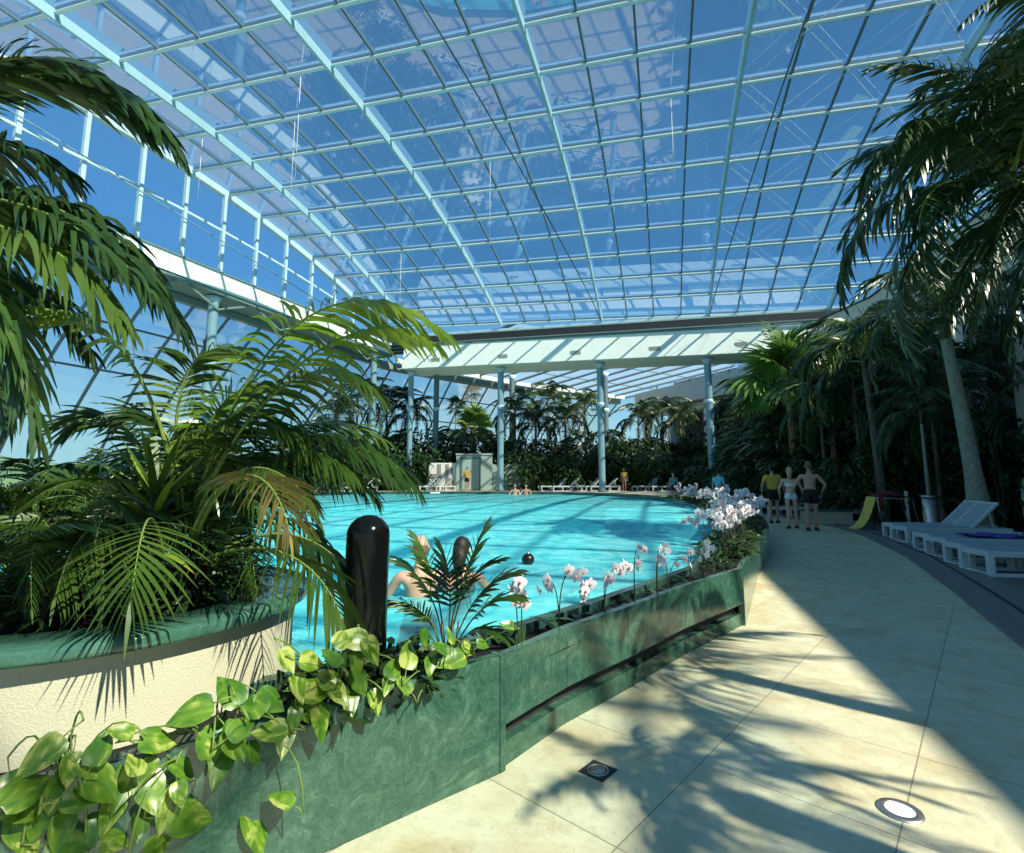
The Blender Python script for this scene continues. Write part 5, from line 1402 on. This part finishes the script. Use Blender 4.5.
    for nm, mat, ctype in clothes:
        c = []
        if ctype == 'shorts':
            c = [[P('wai', .13, .1)[:3] + (.128 * s * k, .1 * s * k), P('pel', .165, .125)]]
            for d in 'lr': c.append([P('pel', .165, .125), P('hi' + d, .115), mid('hi' + d, 'kn' + d, .6, .098)])
        elif ctype == 'brief':
            c = [[mid('pel', 'wai', .55, .15)[:3] + (.15 * s * k, .12 * s * k), mid('pel', 'wai', .2, .15)[:3] + (.175 * s * k, .135 * s * k), P('pel', .18, .14)]]
            for d in 'lr': c.append([P('pel', .18, .14), P('hi' + d, .122), mid('hi' + d, 'kn' + d, .22, .112)])
        elif ctype == 'bra':
            c = [[mid('wai', 'che', .5, .16)[:3] + (.16 * s * k, .125 * s * k), mid('wai', 'che', .75, .16)[:3] + (.185 * s * k, .135 * s * k), mid('wai', 'che', .95, .16)[:3] + (.19 * s * k, .137 * s * k), mid('che', 'nec', .12, .16)[:3] + (.18 * s * k, .13 * s * k)]]
        elif ctype == 'shirt':
            c = [[P('pel', .175, .135), P('wai', .165, .135), P('che', .2, .145), mid('che', 'nec', .6, .125)]]
            for d in 'lr': c.append([P('che', .2, .145), P('sh' + d, .092), mid('sh' + d, 'el' + d, .65, .07)])
        if c: link(nm, skin_mesh(c, nm, M[mat]), o)
        if ctype == 'sandals':
            for d in 'lr':
                b = MB(); a = V(J['an' + d]); e_ = V(J['to' + d])
                b.bar(V((a.x, a.y - .05, .012)) * s, V((e_.x, e_.y + .05, .012)) * s, .1 * s, .024 * s)
                b.bar(V((a.x - .05, a.y + .09, .05)) * s, V((a.x + .05, a.y + .09, .05)) * s, .06 * s, .05 * s)
                link('sandal', b.mesh('sandal', [M[mat]]), o)
    return o
walk = dict(anl=(-.1, -.1, .1), knl=(-.1, .0, .51), tol=(-.11, .07, .03), anr=(.1, .1, .09), knr=(.1, .1, .51), tor=(.11, .27, .04), ell=(-.3, -.02, 1.16), elr=(.3, .0, 1.16), wrl=(-.3, .14, .95), wrr=(.33, .12, .96))
wider = dict(walk); wider.update(ell=(-.34, .03, 1.18), elr=(.36, .02, 1.18), wrl=(-.42, .16, .98), wrr=(.3, .22, 1.02))
q = on(813, 530.5); person('bare-backed man in black swim shorts walking away on the path', (q.x, q.y, 0), -R(26), 1.82, 'skin_b', 'hair_grey', [('swim_shorts', 'cloth_black', 'shorts'), ('sandals', 'sole', 'sandals')], wider)
q = on(793, 528.5); person('fair-haired woman in a pale bikini walking beside the man', (q.x, q.y, 0), -R(30), 1.68, 'skin_a', 'hair_fair', [('bikini_bottom', 'cloth_pale', 'brief'), ('bikini_top', 'cloth_pale', 'bra'), ('sandals', 'sole', 'sandals')], walk, True, True)
q = on(775, 523); person('man in a yellow shirt and dark shorts walking ahead of the couple', (q.x, q.y, 0), -R(22), 1.78, 'skin_b', 'hair_dark', [('shirt', 'cloth_yellow', 'shirt'), ('shorts', 'cloth_black', 'shorts'), ('sandals', 'sole', 'sandals')], walk)
# in the pool
still = dict(ell=(-.32, .1, 1.2), elr=(.32, .1, 1.2), wrl=(-.3, .34, 1.15), wrr=(.3, .34, 1.15))
def bather(px, py, y, lab, skin, hair, rz, bald=False, longhair=False, cl='cloth_black', female=False):
    hz = at(px, py, y).z; x = at(px, py, y).x
    hh = min(1.84, max(1.2, (hz + .78) / (1.67 / 1.75)))
    return person(lab, (x, y, -.78), rz, hh, skin, hair, [('swim_shorts', cl, 'shorts')] if not female else [('bikini_bottom', cl, 'brief'), ('bikini_top', cl, 'bra')], still, longhair, female, bald)
bather(421, 548, 4.9, 'bald-crowned bather with broad bare shoulders behind the parlour palm', 'skin_a', 'hair_grey', .3, True)
bather(461, 550, 5.1, 'second bather half hidden by the parlour palm fronds', 'skin_a', 'hair_dark', -.2, cl='cloth_teal', female=True, longhair=True)
bather(710, 517, 11.8, 'dark-haired bather at the right end of the pool', 'skin_b', 'hair_dark', -.4)
bather(729, 518, 11.3, 'second bather at the right end of the pool, behind the orchids', 'skin_b', 'hair_dark', -.2)
for px, y, lab, sk, ha in ((515, 31.2, 'left of two pale bathers sitting at the far pool edge', 'skin_a', 'hair_fair'), (526, 31.4, 'right of two pale bathers sitting at the far pool edge', 'skin_b', 'hair_dark')):
    x, y = spot(px, y)
    person(lab, (x, y, -.72), 3.0, 1.7, sk, ha, [('swim_shorts', 'cloth_black', 'shorts')], still)
x, y = spot(467, 36.6); person('person in a yellow shirt and dark trousers in front of the hut door', (x, y, DECK_Z), 2.9, 1.6, 'skin_b', 'hair_dark', [('shirt', 'cloth_yellow', 'shirt'), ('shorts', 'cloth_black', 'shorts')], {})
x, y = spot(624, 36.4); person('person in a yellow shirt right of the middle pool column', (x, y, DECK_Z), 2.6, 1.55, 'skin_b', 'hair_fair', [('shirt', 'cloth_yellow', 'shirt'), ('shorts', 'hut_brown', 'shorts')], {})
x, y = spot(673, 31.5); person('person in a teal shirt standing behind the far orchids', (x, y, 0.0), 2.4, 1.65, 'skin_b', 'hair_dark', [('shirt', 'cloth_teal', 'shirt'), ('shorts', 'cloth_black', 'shorts')], {})
q = spot(718, 21.5); person('person in a light blue shirt beside the column at the path end', (q[0], q[1], 0), -.9, 1.72, 'skin_a', 'hair_dark', [('shirt', 'cloth_cyan', 'shirt'), ('shorts', 'cloth_pale', 'shorts')], {})

# ------------------------------------------------------------------ look
scn.view_settings.view_transform = 'Standard'
scn.view_settings.look = 'None'
scn.view_settings.gamma = 1
scn.view_settings.use_curve_mapping = False
scn.view_settings.exposure = 0.0
scn.cycles.use_denoising = True
scn.cycles.max_bounces = 10
scn.cycles.transparent_max_bounces = 24
scn.cycles.sample_clamp_indirect = 6
